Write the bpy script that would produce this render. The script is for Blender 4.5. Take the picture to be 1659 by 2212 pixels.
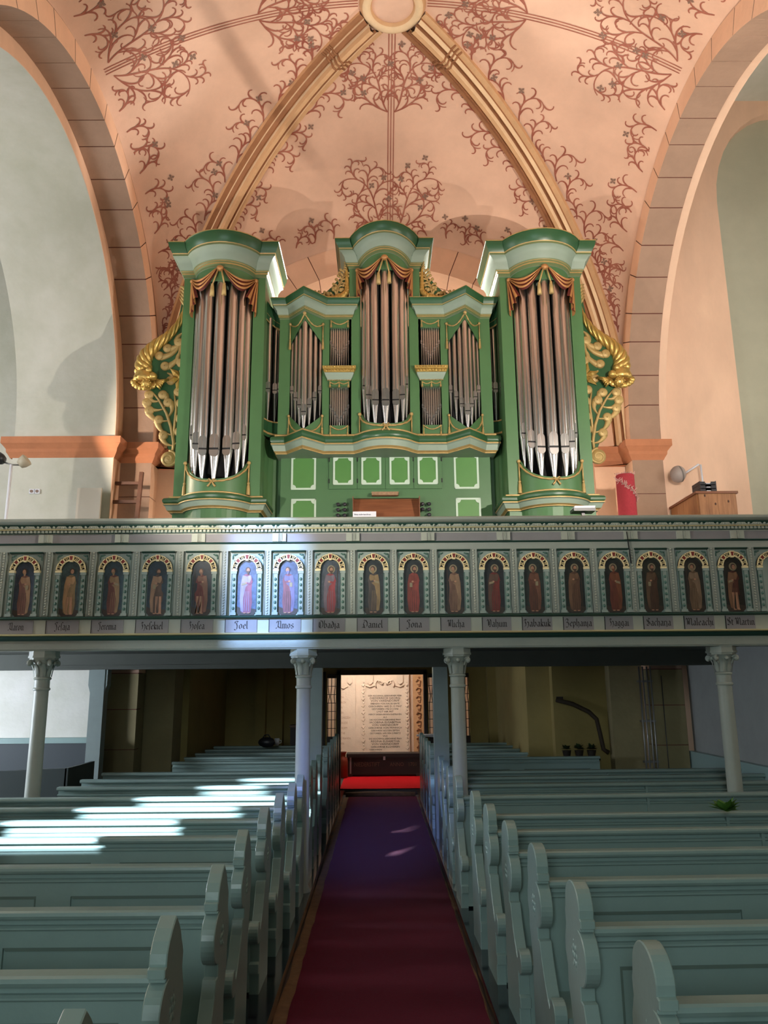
import bpy, bmesh, math, random
import numpy as np
from mathutils import Vector, Matrix
random.seed(7)
PI = math.pi
SC = bpy.context.scene
COL = SC.collection
for o in list(bpy.data.objects): bpy.data.objects.remove(o)

# ---------------------------------------------------------------- camera
def make_camera():
    yaw, pitch, roll = math.radians(.41), math.radians(12.63), .008
    f = Vector((math.sin(yaw)*math.cos(pitch), math.cos(yaw)*math.cos(pitch), math.sin(pitch)))
    r = Vector((math.cos(yaw), -math.sin(yaw), 0)); u = r.cross(f)
    c, s = math.cos(roll), math.sin(roll)
    r2 = r*c-u*s; u2 = u*c+r*s
    cd = bpy.data.cameras.new('camera'); co = bpy.data.objects.new('camera', cd); COL.objects.link(co)
    m = Matrix((r2, u2, -f)).transposed().to_4x4(); m.translation = Vector((0, 0, 2.2))
    co.matrix_world = m
    cd.sensor_fit = 'HORIZONTAL'; cd.sensor_width = 36; cd.lens = 36*1661/1659; cd.clip_start = .05; cd.clip_end = 200
    SC.camera = co
make_camera()

# ---------------------------------------------------------------- world, sun, area lights, exposure
w = bpy.data.worlds.new('world'); SC.world = w; w.use_nodes = True
bg = w.node_tree.nodes['Background']; bg.inputs[0].default_value = (.55, .75, 1, 1); bg.inputs[1].default_value = .6
vs = SC.view_settings; vs.view_transform = 'Standard'; vs.look = 'None'; vs.gamma = 1; vs.use_curve_mapping = False
vs.exposure = 0.0
SC.display_settings.display_device = 'sRGB'
cy = SC.cycles
cy.max_bounces = 7; cy.diffuse_bounces = 4; cy.glossy_bounces = 3; cy.transmission_bounces = 4; cy.sample_clamp_indirect = 4
cy.use_denoising = True

def light(name, typ, loc, target, power, col, **kw):
    d = bpy.data.lights.new(name, typ); o = bpy.data.objects.new(name, d); COL.objects.link(o)
    o.location = loc
    o.rotation_euler = (Vector(target)-Vector(loc)).to_track_quat('-Z', 'Y').to_euler()
    d.energy = power; d.color = col
    for k, v in kw.items(): setattr(d, k, v)
    return o
SUN_DIR = Vector((.47, .88, -.40))
light('sun', 'SUN', (-9.0, -6, 9), Vector((-9.0, -6, 9))+SUN_DIR, 30.0, (.74, .85, 1), angle=math.radians(2.8))
# daylight in the windows of the choir and of the two transepts (all out of frame)
light('choir_window_light', 'AREA', (-1.7, -6.7, 4.2), (1.6, 6, 1.2), 400, (.82, .95, .99), shape='RECTANGLE', size=1.8, size_y=3.2)
light('choir_blue_window_light', 'SPOT', (-1.2, -6.4, 6.6), (.0, 12.2, 0), 9000, (.26, .32, 1), spot_size=math.radians(8.5), spot_blend=1, shadow_soft_size=.3)
light('left_transept_window_light', 'AREA', (-8.9, 7.6, 5.4), (-4.6, 11.6, 5.0), 340, (.94, .97, 1), shape='RECTANGLE', size=2.2, size_y=4.0)
light('left_low_window_light', 'AREA', (-8.9, 9.0, 2.0), (-5.0, 12.0, 1.5), 520, (.78, .85, 1), shape='RECTANGLE', size=1.4, size_y=1.0)
light('right_transept_window_light', 'AREA', (9.3, 7.4, 6.0), (6.5, 12.5, 7.5), 230, (1, .98, .92), shape='RECTANGLE', size=2.2, size_y=4.0)
# lamps behind the organ case: between the towers and at their outer feet
light('organ_left_back_lamp', 'SPOT', (-.75, 12.35, 7.6), (-1.75, 10.75, 8.25), 420, (1, .97, .92), spot_size=math.radians(58), spot_blend=.5, shadow_soft_size=.12)
light('organ_right_back_lamp', 'SPOT', (1.30, 12.3, 7.6), (1.80, 10.7, 8.25), 420, (1, .97, .92), spot_size=math.radians(58), spot_blend=.5, shadow_soft_size=.12)
light('organ_middle_back_lamp', 'SPOT', (1.45, 12.3, 7.7), (.62, 10.9, 8.6), 200, (1, .97, .92), spot_size=math.radians(40), spot_blend=.5, shadow_soft_size=.12)
light('tower_room_lamp', 'POINT', (.3, 14.2, 7.0), (0, 0, 0), 170, (1, .9, .8), shadow_soft_size=.2)
light('organ_left_foot_lamp', 'POINT', (-2.75, 11.85, 4.0), (0, 0, 0), 42, (1, .84, .70), shadow_soft_size=.12)
light('organ_right_foot_lamp', 'POINT', (3.0, 11.85, 4.0), (0, 0, 0), 42, (1, .84, .70), shadow_soft_size=.12)
# floodlights at the near piers, out of frame
light('near_left_floodlight', 'SPOT', (-3.1, 5.1, 3.4), (2.4, 11.4, 8.8), 640, (1, .9, .79), spot_size=math.radians(84), spot_blend=.4, shadow_soft_size=.02)
light('unseen_near_right_floodlight', 'SPOT', (3.55, 5.1, 5.0), (-.7, 10.8, 9.6), 1200, (1, .9, .79), spot_size=math.radians(140), spot_blend=.6, shadow_soft_size=.004)
light('under_gallery_fill', 'POINT', (.3, 13.6, 2.45), (0, 0, 0), 4, (1, .85, .6), shadow_soft_size=.1)  # unseen fill light, added to lift the dark walls under the gallery
light('vestibule_light', 'AREA', (-.6, 18.2, 3.3), (0.1, 19.9, 1.3), 75, (1, .92, .84), shape='RECTANGLE', size=1.6, size_y=.8)

# ---------------------------------------------------------------- materials
def lin(h):
    h = h.lstrip('#'); c = [int(h[i:i+2], 16)/255 for i in (0, 2, 4)]
    return tuple(x/12.92 if x <= .04045 else ((x+.055)/1.055)**2.4 for x in c)+(1,)
MATS = {}
def M(name, hx='#808080', rough=.6, metal=0, var=.0, vscale=3, bump=0, bscale=30, hx2=None, stretch=None, spec=.5, emit=0, coat=0):
    if name in MATS: return MATS[name]
    m = bpy.data.materials.new(name); m.use_nodes = True; nt = m.node_tree; b = nt.nodes['Principled BSDF']
    b.inputs['Roughness'].default_value = rough; b.inputs['Metallic'].default_value = metal
    b.inputs['Specular IOR Level'].default_value = spec
    if coat: b.inputs['Coat Weight'].default_value = coat; b.inputs['Coat Roughness'].default_value = .12
    c1 = lin(hx)
    b.inputs['Base Color'].default_value = c1
    tc = nt.nodes.new('ShaderNodeTexCoord')
    if var or hx2:
        n = nt.nodes.new('ShaderNodeTexNoise'); n.inputs['Scale'].default_value = vscale; n.inputs['Detail'].default_value = 6
        n.inputs['Roughness'].default_value = .65
        if stretch:
            mp = nt.nodes.new('ShaderNodeMapping'); mp.inputs['Scale'].default_value = stretch
            nt.links.new(tc.outputs['Object'], mp.inputs[0]); nt.links.new(mp.outputs[0], n.inputs['Vector'])
        else: nt.links.new(tc.outputs['Object'], n.inputs['Vector'])
        r = nt.nodes.new('ShaderNodeValToRGB'); e = r.color_ramp.elements
        e[0].position = .32; e[1].position = .68
        if hx2: e[0].color = lin(hx2); e[1].color = c1
        else:
            e[0].color = tuple(x*(1-var) for x in c1[:3])+(1,); e[1].color = tuple(min(1, x*(1+var*.6)) for x in c1[:3])+(1,)
        nt.links.new(n.outputs['Fac'], r.inputs[0]); nt.links.new(r.outputs[0], b.inputs['Base Color'])
    if bump:
        n2 = nt.nodes.new('ShaderNodeTexNoise'); n2.inputs['Scale'].default_value = bscale; n2.inputs['Detail'].default_value = 4
        if stretch:
            mp2 = nt.nodes.new('ShaderNodeMapping'); mp2.inputs['Scale'].default_value = stretch
            nt.links.new(tc.outputs['Object'], mp2.inputs[0]); nt.links.new(mp2.outputs[0], n2.inputs['Vector'])
        else: nt.links.new(tc.outputs['Object'], n2.inputs['Vector'])
        bp = nt.nodes.new('ShaderNodeBump'); bp.inputs['Strength'].default_value = bump; bp.inputs['Distance'].default_value = .02
        nt.links.new(n2.outputs['Fac'], bp.inputs['Height']); nt.links.new(bp.outputs[0], b.inputs['Normal'])
    if emit: b.inputs['Emission Color'].default_value = c1; b.inputs['Emission Strength'].default_value = emit
    MATS[name] = m
    return m
VAULT = M('salmon_vault_plaster', '#E3BAA0', .85, var=.10, vscale=1.3, bump=.5, bscale=5)
BLOCK = M('stone_block_paint', '#A98A75', .85, var=.10, vscale=2.2, bump=.3, bscale=14)
BAND = M('light_salmon_paint', '#EFC3A2', .85, var=.06, vscale=3, bump=.2, bscale=12)
JOINT = M('red_brown_joint_paint', '#6A3A30', .9)
IMPOST = M('orange_cornice_paint', '#C4805A', .8, var=.1, vscale=4, bump=.2, bscale=18)
WHITE = M('white_wall_plaster', '#D9D8CE', .9, hx2='#C3C4B4', vscale=.9, bump=.3, bscale=9)
WARMLITW = M('warm_lit_plaster', '#EAC4A8', .9, var=.08, vscale=2.0, bump=.3, bscale=9, stretch=(1, 1, .4))  # warm lamplight on the white plaster, put into the colour
SHADEW = M('shaded_plaster', '#B6B5A0', .9, var=.07, vscale=1.5, bump=.2, bscale=9)  # same plaster outside the warm light, its shade put into the colour
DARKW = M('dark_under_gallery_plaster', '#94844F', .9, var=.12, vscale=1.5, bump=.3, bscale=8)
FLOOR = M('dark_floor_stone', '#4a4038', .7, var=.2, vscale=4)
SCROLL = M('dark_red_scroll_paint', '#94503F', .9, hx2='#B0705C', vscale=2.5)
FLOWER = M('grey_flower_paint', '#8A6C5C', .9)
RIBO = M('ochre_rib_paint', '#D3A87C', .8, var=.1, vscale=5, bump=.2, bscale=20)
RIBB = M('brown_rib_paint', '#9C6A46', .8, var=.15, vscale=6)
RIBC = M('cream_rib_paint', '#E6C8A0', .8, var=.08, vscale=5)
GRN = M('organ_green_paint', '#497046', .42, var=.07, vscale=2.5, bump=.05, bscale=25)
DGRN = M('organ_dark_green_paint', '#2E5636', .35, var=.06, vscale=3)
PGRN = M('organ_pale_green_paint', '#899A8A', .5, var=.05, vscale=4)
FRAMEP = M('panel_frame_paint', '#BCCFBE', .55)
PANELG = M('panel_field_green', '#4F823E', .45, var=.06, vscale=3)
GOLD = M('gold_leaf', '#C8A75E', .36, metal=.7, var=.2, vscale=14, bump=.15, bscale=60)
GOLDM = M('matte_gold_paint', '#B39760', .5, metal=.25, var=.15, vscale=14)
COPPER = M('copper_drape_paint', '#B98450', .45, metal=.3, var=.12, vscale=9)
DRED = M('dark_red_fold_paint', '#5A1E14', .6)
PIPE = M('tin_pipe_metal', '#D4D0CE', .27, metal=1, var=.05, vscale=2, stretch=(1, 1, .2))
MOUTH = M('tin_pipe_mouth_metal', '#CFCBC8', .28, metal=1)
BLACK = M('black_slot', '#0a0a0c', .6)
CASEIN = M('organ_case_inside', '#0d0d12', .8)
PAR = M('gallery_grey_green_paint', '#9DA69C', .45, var=.08, vscale=3, bump=.1, bscale=30)
PARL = M('gallery_light_paint', '#B4BAAC', .45, var=.06, vscale=5)
PARV = M('gallery_grey_violet_paint', '#908E90', .55, var=.07, vscale=4)
TEAL = M('gallery_teal_paint', '#54786C', .5, var=.1, vscale=8)
TEALD = M('gallery_dark_teal_paint', '#24463C', .5)
TEALL = M('gallery_pale_teal_paint', '#98A8A0', .5, var=.08, vscale=8)
CREAM = M('cream_tracery_paint', '#F2E2B0', .5)
RED = M('ox_red_paint', '#7E2A20', .55)
INK = M('blackletter_ink', '#241A1A', .6)
GILT = M('gilt_line_paint', '#D8CE9C', .35, metal=.3)
PEW = M('pew_grey_green_paint', '#879F99', .33, var=.07, vscale=2.2, bump=.06, bscale=26, spec=.5)
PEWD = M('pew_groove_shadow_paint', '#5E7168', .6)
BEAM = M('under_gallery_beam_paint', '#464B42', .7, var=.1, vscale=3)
CARPET = M('red_carpet_pile', '#5C0C20', .95, var=.16, vscale=60, bump=.35, bscale=220, spec=.1)
_b = CARPET.node_tree.nodes['Principled BSDF']; _b.inputs['Sheen Weight'].default_value = .06; _b.inputs['Sheen Roughness'].default_value = .45; _b.inputs['Sheen Tint'].default_value = (.8, .8, 1, 1)
REDC = M('bright_red_carpet', '#C81820', .95, var=.08, vscale=60, bump=.2, bscale=200, spec=.1)
UNDER = M('brown_underlay', '#7A5C40', .9, var=.2, vscale=9, bump=.3, bscale=30)
BLKW = M('black_gloss_kerb', '#16161c', .12, coat=.6)
SHADEBLOCK = M('shaded_low_stone', '#8E835F', .9, var=.12, vscale=2.5, bump=.25, bscale=12)  # shade under the gallery, put into a darker copy of the stone
CHESTM = M('black_chest_wood', '#17110F', .6, var=.3, vscale=6)
DWOOD = M('dark_brown_wood', '#2E2119', .55, var=.3, vscale=6, bump=.2, bscale=20, stretch=(1, 1, .2))
WOOD = M('pine_wood', '#B07C50', .5, hx2='#8F5F3A', vscale=5, stretch=(6, 6, .6))
WOODB = M('walnut_desk_wood', '#8A5638', .4, hx2='#74452C', vscale=4, stretch=(.6, 4, 6))
LADW = M('ladder_wood', '#70452E', .6, hx2='#5A3826', vscale=6)
PAPER = M('white_paper', '#E4E6EE', .8)
GREYM = M('grey_metal', '#8E8E8C', .4, metal=.6)
PLAST = M('black_plastic', '#26262C', .4)
SLAB = M('epitaph_sandstone', '#E0C8B0', .85, var=.08, vscale=4, bump=.25, bscale=24)

# ---------------------------------------------------------------- mesh helpers
class MB:
    def __init__(s): s.v = []; s.f = []; s.mi = []; s.sm = []
    def add(s, vs_, fs, mi=0, smooth=False):
        k = len(s.v); s.v += [tuple(p) for p in vs_]
        for i, f in enumerate(fs):
            s.f.append(tuple(k+j for j in f)); s.mi.append(mi[i] if isinstance(mi, (list, tuple)) else mi); s.sm.append(smooth)
        return s
    def box(s, x0, x1, y0, y1, z0, z1, mi=0):
        return s.add([(x0, y0, z0), (x1, y0, z0), (x1, y1, z0), (x0, y1, z0), (x0, y0, z1), (x1, y0, z1), (x1, y1, z1), (x0, y1, z1)],
                     [(0, 3, 2, 1), (4, 5, 6, 7), (0, 1, 5, 4), (1, 2, 6, 5), (2, 3, 7, 6), (3, 0, 4, 7)], mi)
    def prism(s, poly, d0, d1, ax='y', mi=0, mis=None, smooth=False):
        # polygon in the plane across ax: 'y' -> (x,z), 'x' -> (y,z), 'z' -> (x,y)
        def P(a, b, d): return (a, d, b) if ax == 'y' else ((d, a, b) if ax == 'x' else (a, b, d))
        n = len(poly)
        k = [P(a, b, d0) for a, b in poly]+[P(a, b, d1) for a, b in poly]
        s.add(k, [tuple(range(n)), tuple(range(2*n-1, n-1, -1))], mi)
        base = len(s.v)-2*n
        for i in range(n):
            j = (i+1) % n
            s.f.append((base+i, base+n+i, base+n+j, base+j)); s.mi.append(mi if mis is None else mis); s.sm.append(smooth)
        return s
    def lathe(s, prof, c=(0, 0, 0), n=16, mi=0, smooth=True, a0=0, a1=2*PI, M_=None):
        full = abs(a1-a0-2*PI) < 1e-6; cols = n if full else n+1
        vs_ = []
        for r, z in prof:
            for i in range(cols):
                a = a0+(a1-a0)*i/n; p = Vector((r*math.cos(a), r*math.sin(a), z))
                if M_: p = M_ @ p
                vs_.append((c[0]+p[0], c[1]+p[1], c[2]+p[2]))
        fs = []; ms = []
        for k in range(len(prof)-1):
            for i in range(n):
                j = (i+1) % cols
                fs.append((k*cols+i, k*cols+j, (k+1)*cols+j, (k+1)*cols+i)); ms.append(mi[k] if isinstance(mi, (list, tuple)) else mi)
        return s.add(vs_, fs, ms, smooth)
    def tube(s, pts, r, n=6, mi=0, smooth=True, cap=True, twist=None):
        pts = [Vector(p) for p in pts]; m = len(pts)
        if not isinstance(r, (list, tuple)): r = [r]*m
        vs_ = []; prev = None
        for i, p in enumerate(pts):
            t = (pts[min(i+1, m-1)]-pts[max(i-1, 0)]).normalized()
            if prev is None:
                a = Vector((0, 0, 1)) if abs(t.z) < .9 else Vector((1, 0, 0))
                prev = (a-t*a.dot(t)).normalized()
            else: prev = (prev-t*prev.dot(t)).normalized()
            b = t.cross(prev)
            for k in range(n):
                a = 2*PI*k/n; rr = r[i]
                if twist: rr *= 1+twist[1]*max(-1, min(1, 1.3*math.sin(a*twist[2]+i*twist[0])))
                vs_.append(p+prev*rr*math.cos(a)+b*rr*math.sin(a))
        fs = [(i*n+k, i*n+(k+1) % n, (i+1)*n+(k+1) % n, (i+1)*n+k) for i in range(m-1) for k in range(n)]
        if cap: fs += [tuple(range(n-1, -1, -1)), tuple((m-1)*n+k for k in range(n))]
        return s.add(vs_, fs, mi, smooth)
    def ball(s, c, r, n=10, m=6, mi=0, sc=(1, 1, 1)):
        vs_ = []; fs = []
        for j in range(m+1):
            b = -PI/2+PI*j/m
            for i in range(n):
                a = 2*PI*i/n
                vs_.append((c[0]+r*sc[0]*math.cos(b)*math.cos(a), c[1]+r*sc[1]*math.cos(b)*math.sin(a), c[2]+r*sc[2]*math.sin(b)))
        for j in range(m):
            for i in range(n): fs.append((j*n+i, j*n+(i+1) % n, (j+1)*n+(i+1) % n, (j+1)*n+i))
        return s.add(vs_, fs, mi, True)
    def sweep(s, path, prof, mis=0, smooth=False, rise=None, cap=True):
        # horizontal moulding: plan polyline + list of (outward offset, z); outward is right of travel
        P = [Vector((p[0], p[1])) for p in path]; n = len(P); N = []
        for i in range(n):
            ds = []
            if i > 0: ds.append((P[i]-P[i-1]).normalized())
            if i < n-1: ds.append((P[i+1]-P[i]).normalized())
            ns = [Vector((d.y, -d.x)) for d in ds]
            v = ns[0] if len(ns) == 1 else (ns[0]+ns[1])
            if len(ns) == 2:
                v.normalize(); v = v/max(.35, v.dot(ns[0]))
            N.append(v)
        m = len(prof); vs_ = []
        for i in range(n):
            for (o, z) in prof:
                q = P[i]+N[i]*o; vs_.append((q.x, q.y, z+(rise[i] if rise else 0)))
        fs = []; ms = []
        for i in range(n-1):
            for k in range(m-1):
                fs.append((i*m+k, (i+1)*m+k, (i+1)*m+k+1, i*m+k+1)); ms.append(mis[k] if isinstance(mis, (list, tuple)) else mis)
        s.add(vs_, fs, ms, smooth)
        if cap:
            b = len(s.v)-n*m
            for k, rev in ((0, 0), (m-1, 1)):
                idx = [b+i*m+k for i in range(n)]
                s.f.append(tuple(idx if not rev else idx[::-1])); s.mi.append(mis[0 if k == 0 else -1] if isinstance(mis, (list, tuple)) else mis); s.sm.append(False)
        return s
    def mesh(s, name, mats, angle=None, bevel=0):
        me = bpy.data.meshes.new(name)
        me.from_pydata(s.v, [], s.f); me.update()
        for m in (mats if isinstance(mats, (list, tuple)) else [mats]): me.materials.append(m)
        me.polygons.foreach_set('material_index', s.mi); me.polygons.foreach_set('use_smooth', s.sm)
        bm = bmesh.new(); bm.from_mesh(me); bmesh.ops.recalc_face_normals(bm, faces=bm.faces); bm.to_mesh(me); bm.free()
        if angle: me.set_sharp_from_angle(angle=math.radians(angle))
        return me
    def build(s, name, mats, parent=None, angle=None, loc=None):
        return obj(name, s.mesh(name, mats, angle), parent, loc)
def obj(name, me, parent=None, loc=None, rz=0):
    o = bpy.data.objects.new(name, me); COL.objects.link(o)
    if loc is not None: o.location = loc
    if rz: o.rotation_euler = (0, 0, rz)
    if parent: o.parent = parent
    return o
def tag(o, label, cat, group=None):
    o['label'] = label; o['category'] = cat
    if group: o['group'] = group
    return o
def thing(name, label, cat, loc=(0, 0, 0), rz=0, group=None):
    o = bpy.data.objects.new(name, None); COL.objects.link(o); o.location = loc; o.rotation_euler = (0, 0, rz)
    return tag(o, label, cat, group)
def structure(o): o['kind'] = 'structure'; return o
def stuff(o): o['kind'] = 'stuff'; return o
def copy_obj(o, parent, loc=None):
    c = o.copy(); COL.objects.link(c); c.parent = parent
    if loc is not None: c.location = loc
    return c
def arc(cx, cz, r, a0, a1, n): return [(cx+r*math.cos(a0+(a1-a0)*i/n), cz+r*math.sin(a0+(a1-a0)*i/n)) for i in range(n+1)]
# ================================================================ SETTING
XC, YC, VA, VB, ZS = .24, 8.85, 4.02, 3.90, 6.17       # crossing centre, half spans, springing height
def smb(name, mb, m, parent=None, angle=None): return structure(mb.build(name, m, parent, angle))
smb('floor', MB().box(-10, 10, -7.5, 16.9, -.3, 0), FLOOR)
smb('trim_1', MB().box(-9, -.732, 1.0, 16.5, 0, .10), BLKW)     # raised boards under the pews
smb('trim_2', MB().box(.742, 9, 1.0, 16.5, 0, .10), BLKW)
# unseen choir behind the camera, left wall cut open to aim the sun
smb('wall_unseen_east', MB().box(-3.4, 8, -7.3, -6.9, 0, 13), WHITE)
smb('wall_unseen_choir_left', MB().box(-3.25, -3.05, -7, 3.95, 0, 13).box(-3.25, -3.05, 3.95, 4.6, 0, 1.4).box(-3.25, -3.05, 3.95, 4.95, 5.9, 13), WHITE)
smb('wall_unseen_choir_right', MB().box(7.7, 8, -7, 5.0, 0, 13), WHITE)
smb('ceiling_unseen_choir', MB().box(-3.4, 9.8, -7.3, 4.9, 13, 13.2), WHITE)
smb('ceiling_transept', MB().box(-9.6, -4.5, 4.9, 17, 12.9, 13.1).box(4.8, 10, 4.9, 17, 12.9, 13.1).box(-4.5, 4.8, 4.9, 17, 12.9, 13.1), WHITE)
# arch in the east side of the crossing towards the choir
def ell(a, b, n, t0=0, t1=PI): return [(a*math.cos(t0+(t1-t0)*i/n), b*math.sin(t0+(t1-t0)*i/n)) for i in range(n+1)]
def arch_wall(a, b, cx, zs, x0, x1, ztop, n=24):
    # polygon strips of a wall with an arched opening, in (u,z)
    out = []
    e = ell(a, b, n)
    for i in range(n):
        (u0, z0), (u1, z1) = e[i], e[i+1]
        out.append([(cx+u0, zs+z0), (cx+u0, ztop), (cx+u1, ztop), (cx+u1, zs+z1)])
    out.append([(cx+a, 0), (x1, 0), (x1, ztop), (cx+a, ztop)]); out.append([(x0, 0), (cx-a, 0), (cx-a, ztop), (x0, ztop)])
    return out
# unseen east wall of the left transept, openings shaped to aim the sun
mb = MB(); Y0, Y1 = 4.62, 4.95
mb.box(-9.4, -4.48, Y0, Y1, 0, 13).box(-4.48, -2.86, Y0, Y1, 0, 1.60).box(-4.48, -3.76, Y0, Y1, 3.6, 13).box(-3.76, -2.72, Y0, Y1, 3.6, 4.22).box(-2.86, -2.72, Y0, Y1, 0, 3.6).box(-3.7, -2.86, Y0, Y1, 2.9, 3.6).box(-3.76, -3.25, Y0, Y1, 5.75, 13)
mb.box(4.25, 9.8, Y0, Y1, 0, 13).box(-2.72, 4.25, Y0, Y1, 11.6, 13)
smb('wall_unseen_crossing_east', mb, BAND)
tg_ = bpy.data.materials.new('sun_dimming_tint'); tg_.use_nodes = True; nt_ = tg_.node_tree; nt_.nodes.remove(nt_.nodes['Principled BSDF'])
tr_n = nt_.nodes.new('ShaderNodeBsdfTransparent'); tr_n.inputs[0].default_value = (.40, .46, .58, 1); nt_.links.new(tr_n.outputs[0], nt_.nodes['Material Output'].inputs[0])
smb('sun_dimming_pane', MB().box(-3.76, -2.72, 4.76, 4.77, 4.22, 5.75), tg_)  # unseen pane, added to dim the sun patch on the gallery front
# transepts
smb('wall_left', MB().box(-9.4, -9.1, 4.9, 17, 0, 13), WHITE)
smb('wall_right', MB().box(9.5, 9.8, 4.9, 17, 0, 13), WHITE)
smb('wall_transept_left', MB().box(-9.2, -5.94, 12.35, 12.7, 0, 13).box(-5.94, -4.3, 12.06, 12.7, 0, 1.3), WHITE)
# right transept: lit and shaded plaster tones, the shadow edge built as an arched recess
mb = MB(); e = ell(1.35, 1.9, 16, 0, PI)
mb.box(4.77, 6.22, 12.44, 12.9, 0, 13)
for i in range(16): 
    (u0, z0), (u1, z1) = e[i], e[i+1]
    mb.prism([(7.57+u0, 10.75+z0), (7.57+u0, 13), (7.57+u1, 13), (7.57+u1, 10.75+z1)], 12.44, 12.9, 'y')
mb.box(8.92, 9.6, 12.44, 12.9, 0, 13)
smb('wall_transept_right', mb, WARMLITW)
smb('wall_shaded_right', MB().box(6.1, 9.2, 12.62, 12.95, 0, 13), SHADEW)

# ---- side arches of the crossing: order A (plaster), order B (painted blocks) and the wall they carry
def side_arch(sx):
    left = sx < 0
    xn = -3.78 if left else 4.25            # nave face of order B
    xb = -4.30 if left else 4.77
    ha, hb, rb = 3.5, 3.75, 3.75            # order B: half span, rise
    N = 24
    side = 'left' if left else 'right'
    # backing ring (shows as the dark joints)
    def ring(a0, b0, a1, b1, x0, x1, mb, n=40, m=0):
        e0, e1 = ell(a0, b0, n), ell(a1, b1, n)
        for i in range(n):
            mb.prism([(YC+e0[i][0], ZS+e0[i][1]), (YC+e1[i][0], ZS+e1[i][1]), (YC+e1[i+1][0], ZS+e1[i+1][1]), (YC+e0[i+1][0], ZS+e0[i+1][1])], x0, x1, 'x', m)
        return mb
    back = MB(); xi, xo = sorted((xn+sx*.014, xb))
    ring(ha+.012, hb+.012, ha+.40, hb+.36, xi, xo, back)
    back.box(xi, xo, YC+ha+.012, YC+ha+.40, 0, ZS); back.box(xi, xo, YC-ha-.40, YC-ha-.012, 4.4 if left else 0, ZS)  # left near pier cut away low down to let the sun beam through
    base = smb('wall_arch_'+side, back, JOINT)
    # voussoirs, each a stone of its own: soffit grey brown, nave face light salmon
    angs = []; t = 0
    k = 0
    while t < PI-.02:
        st = [.165, .135, .150, .125, .160, .140][k % 6]; k += 1
        if t+st > PI-.06: st = PI-t
        angs.append((t, t+st)); t += st
    def vous(poly_in, poly_out, name='voussoir'):
        m = MB(); n = len(poly_in)
        x0, x1 = xn, xb-sx*.006
        vs_ = [(x, y, z) for x in (x0, x1) for (y, z) in poly_in+poly_out[::-1]]
        L = 2*n; fs = []; ms = []
        fs.append(tuple(range(L))); ms.append(1)
        fs.append(tuple(range(2*L-1, L-1, -1))); ms.append(0)
        for i in range(L):
            j = (i+1) % L; fs.append((i, j, L+j, L+i)); ms.append(0)
        m.add(vs_, fs, ms)
        return smb(name, m, [SHADEBLOCK, SHADEBLOCK] if max(q[1] for q in poly_in) < 2.9 else [BLOCK, BAND], base)
    g = .0022
    for (t0, t1) in angs:
        q0, q1 = t0+g, t1-g; n = 3
        pin = [(YC+ha*math.cos(q0+(q1-q0)*i/n), ZS+hb*math.sin(q0+(q1-q0)*i/n)) for i in range(n+1)]
        pout = [(YC+(ha+.36)*math.cos(q0+(q1-q0)*i/n), ZS+(hb+.30)*math.sin(q0+(q1-q0)*i/n)) for i in range(n+1)]
        vous(pin, pout, 'voussoir')
    for s_ in ((1,) if left else (1, -1)):   # jamb blocks below the springing
        z = ZS
        for h in [.30, .62, .55, .60, .52, .58, .60, .55, .60, .62, .63]:
            z0, z1 = max(0, z-h)+.006, z-.006
            if z1 <= z0: break
            pin = [(YC+s_*ha, z1), (YC+s_*ha, z0)]; pout = [(YC+s_*(ha+.36), z1), (YC+s_*(ha+.36), z0)]
            vous(pin, pout, 'jamb_block'); z -= h
    # wall over order B up to the vault
    up = MB(); ring(ha+.40, hb+.36, ha+.42, 6.9, xi, xo, up)
    up.box(xi, xo, YC+ha+.40, YC+ha+.6, 0, 13); up.box(xi, xo, YC-ha-.6, YC-ha-.40, 4.4 if left else 0, 13)
    smb('wall_over_arch_'+side, up, BAND)
    # order A
    A = MB()
    if left:
        ring(3.17, 3.56, 3.9, 6.9, -5.94, -4.306, A, 48)
        A.box(-5.94, -4.306, YC+3.17, YC+3.9, 0, 13); A.box(-5.94, -4.306, YC-3.9, YC-3.17, 4.4, 13)
        smb('wall_outer_arch_left', A, [WHITE])
        # painted edge strip of the plaster order (its narrow nave face)
        E_ = MB(); ring(3.165, 3.555, 3.52, 3.77, -4.306, -4.296, E_, 48); E_.box(-4.306, -4.296, YC+3.165, YC+3.52, 2.8, ZS)
        smb('wall_arch_edge_left', E_, BAND)
    else:
        ring(3.5, 3.76, 3.9, 6.9, 4.78, 6.0, A, 40)
        for q in A.v: pass
        A.box(4.78, 6.0, YC-3.9, YC-3.5, 0, 13)
        A2 = MB(); ring(3.52, 3.78, 3.6, 6.9, 4.775, 4.90, A2, 40)
        smb('wall_outer_arch_right', A2, WARMLITW)
    return base
side_arch(-1); side_arch(1)

# imposts: moulded cornices at the springing of the rear piers
IP = [(0, 5.83), (.02, 5.87), (.05, 5.92), (.055, 5.97), (.10, 6.03), (.12, 6.05), (.12, 6.16), (0, 6.17)]
def impost(name, path, mats=IMPOST):
    return smb(name, MB().sweep(path, IP, 0), mats)
impost('trim_3', [(-5.98, 12.5), (-5.98, 12.02), (-4.29, 12.02), (-4.29, 12.35), (-3.77, 12.35), (-3.77, 12.75), (-3.30, 12.75)])
impost('trim_4', [(3.72, 12.75), (4.24, 12.75), (4.24, 12.35), (4.78, 12.35), (4.78, 12.5)])
# rear piers between wall arch and vault springing
for z0_, z1_, m_, n_ in ((0, 2.66, SHADEBLOCK, 'low_'), (2.66, 13, BAND, '')):
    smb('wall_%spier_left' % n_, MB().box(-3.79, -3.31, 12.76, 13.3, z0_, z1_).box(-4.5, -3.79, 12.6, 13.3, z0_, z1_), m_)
    smb('wall_%spier_right' % n_, MB().box(3.73, 4.26, 12.76, 13.3, z0_, z1_).box(4.26, 5.0, 12.9, 13.3, z0_, z1_), m_)

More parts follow.
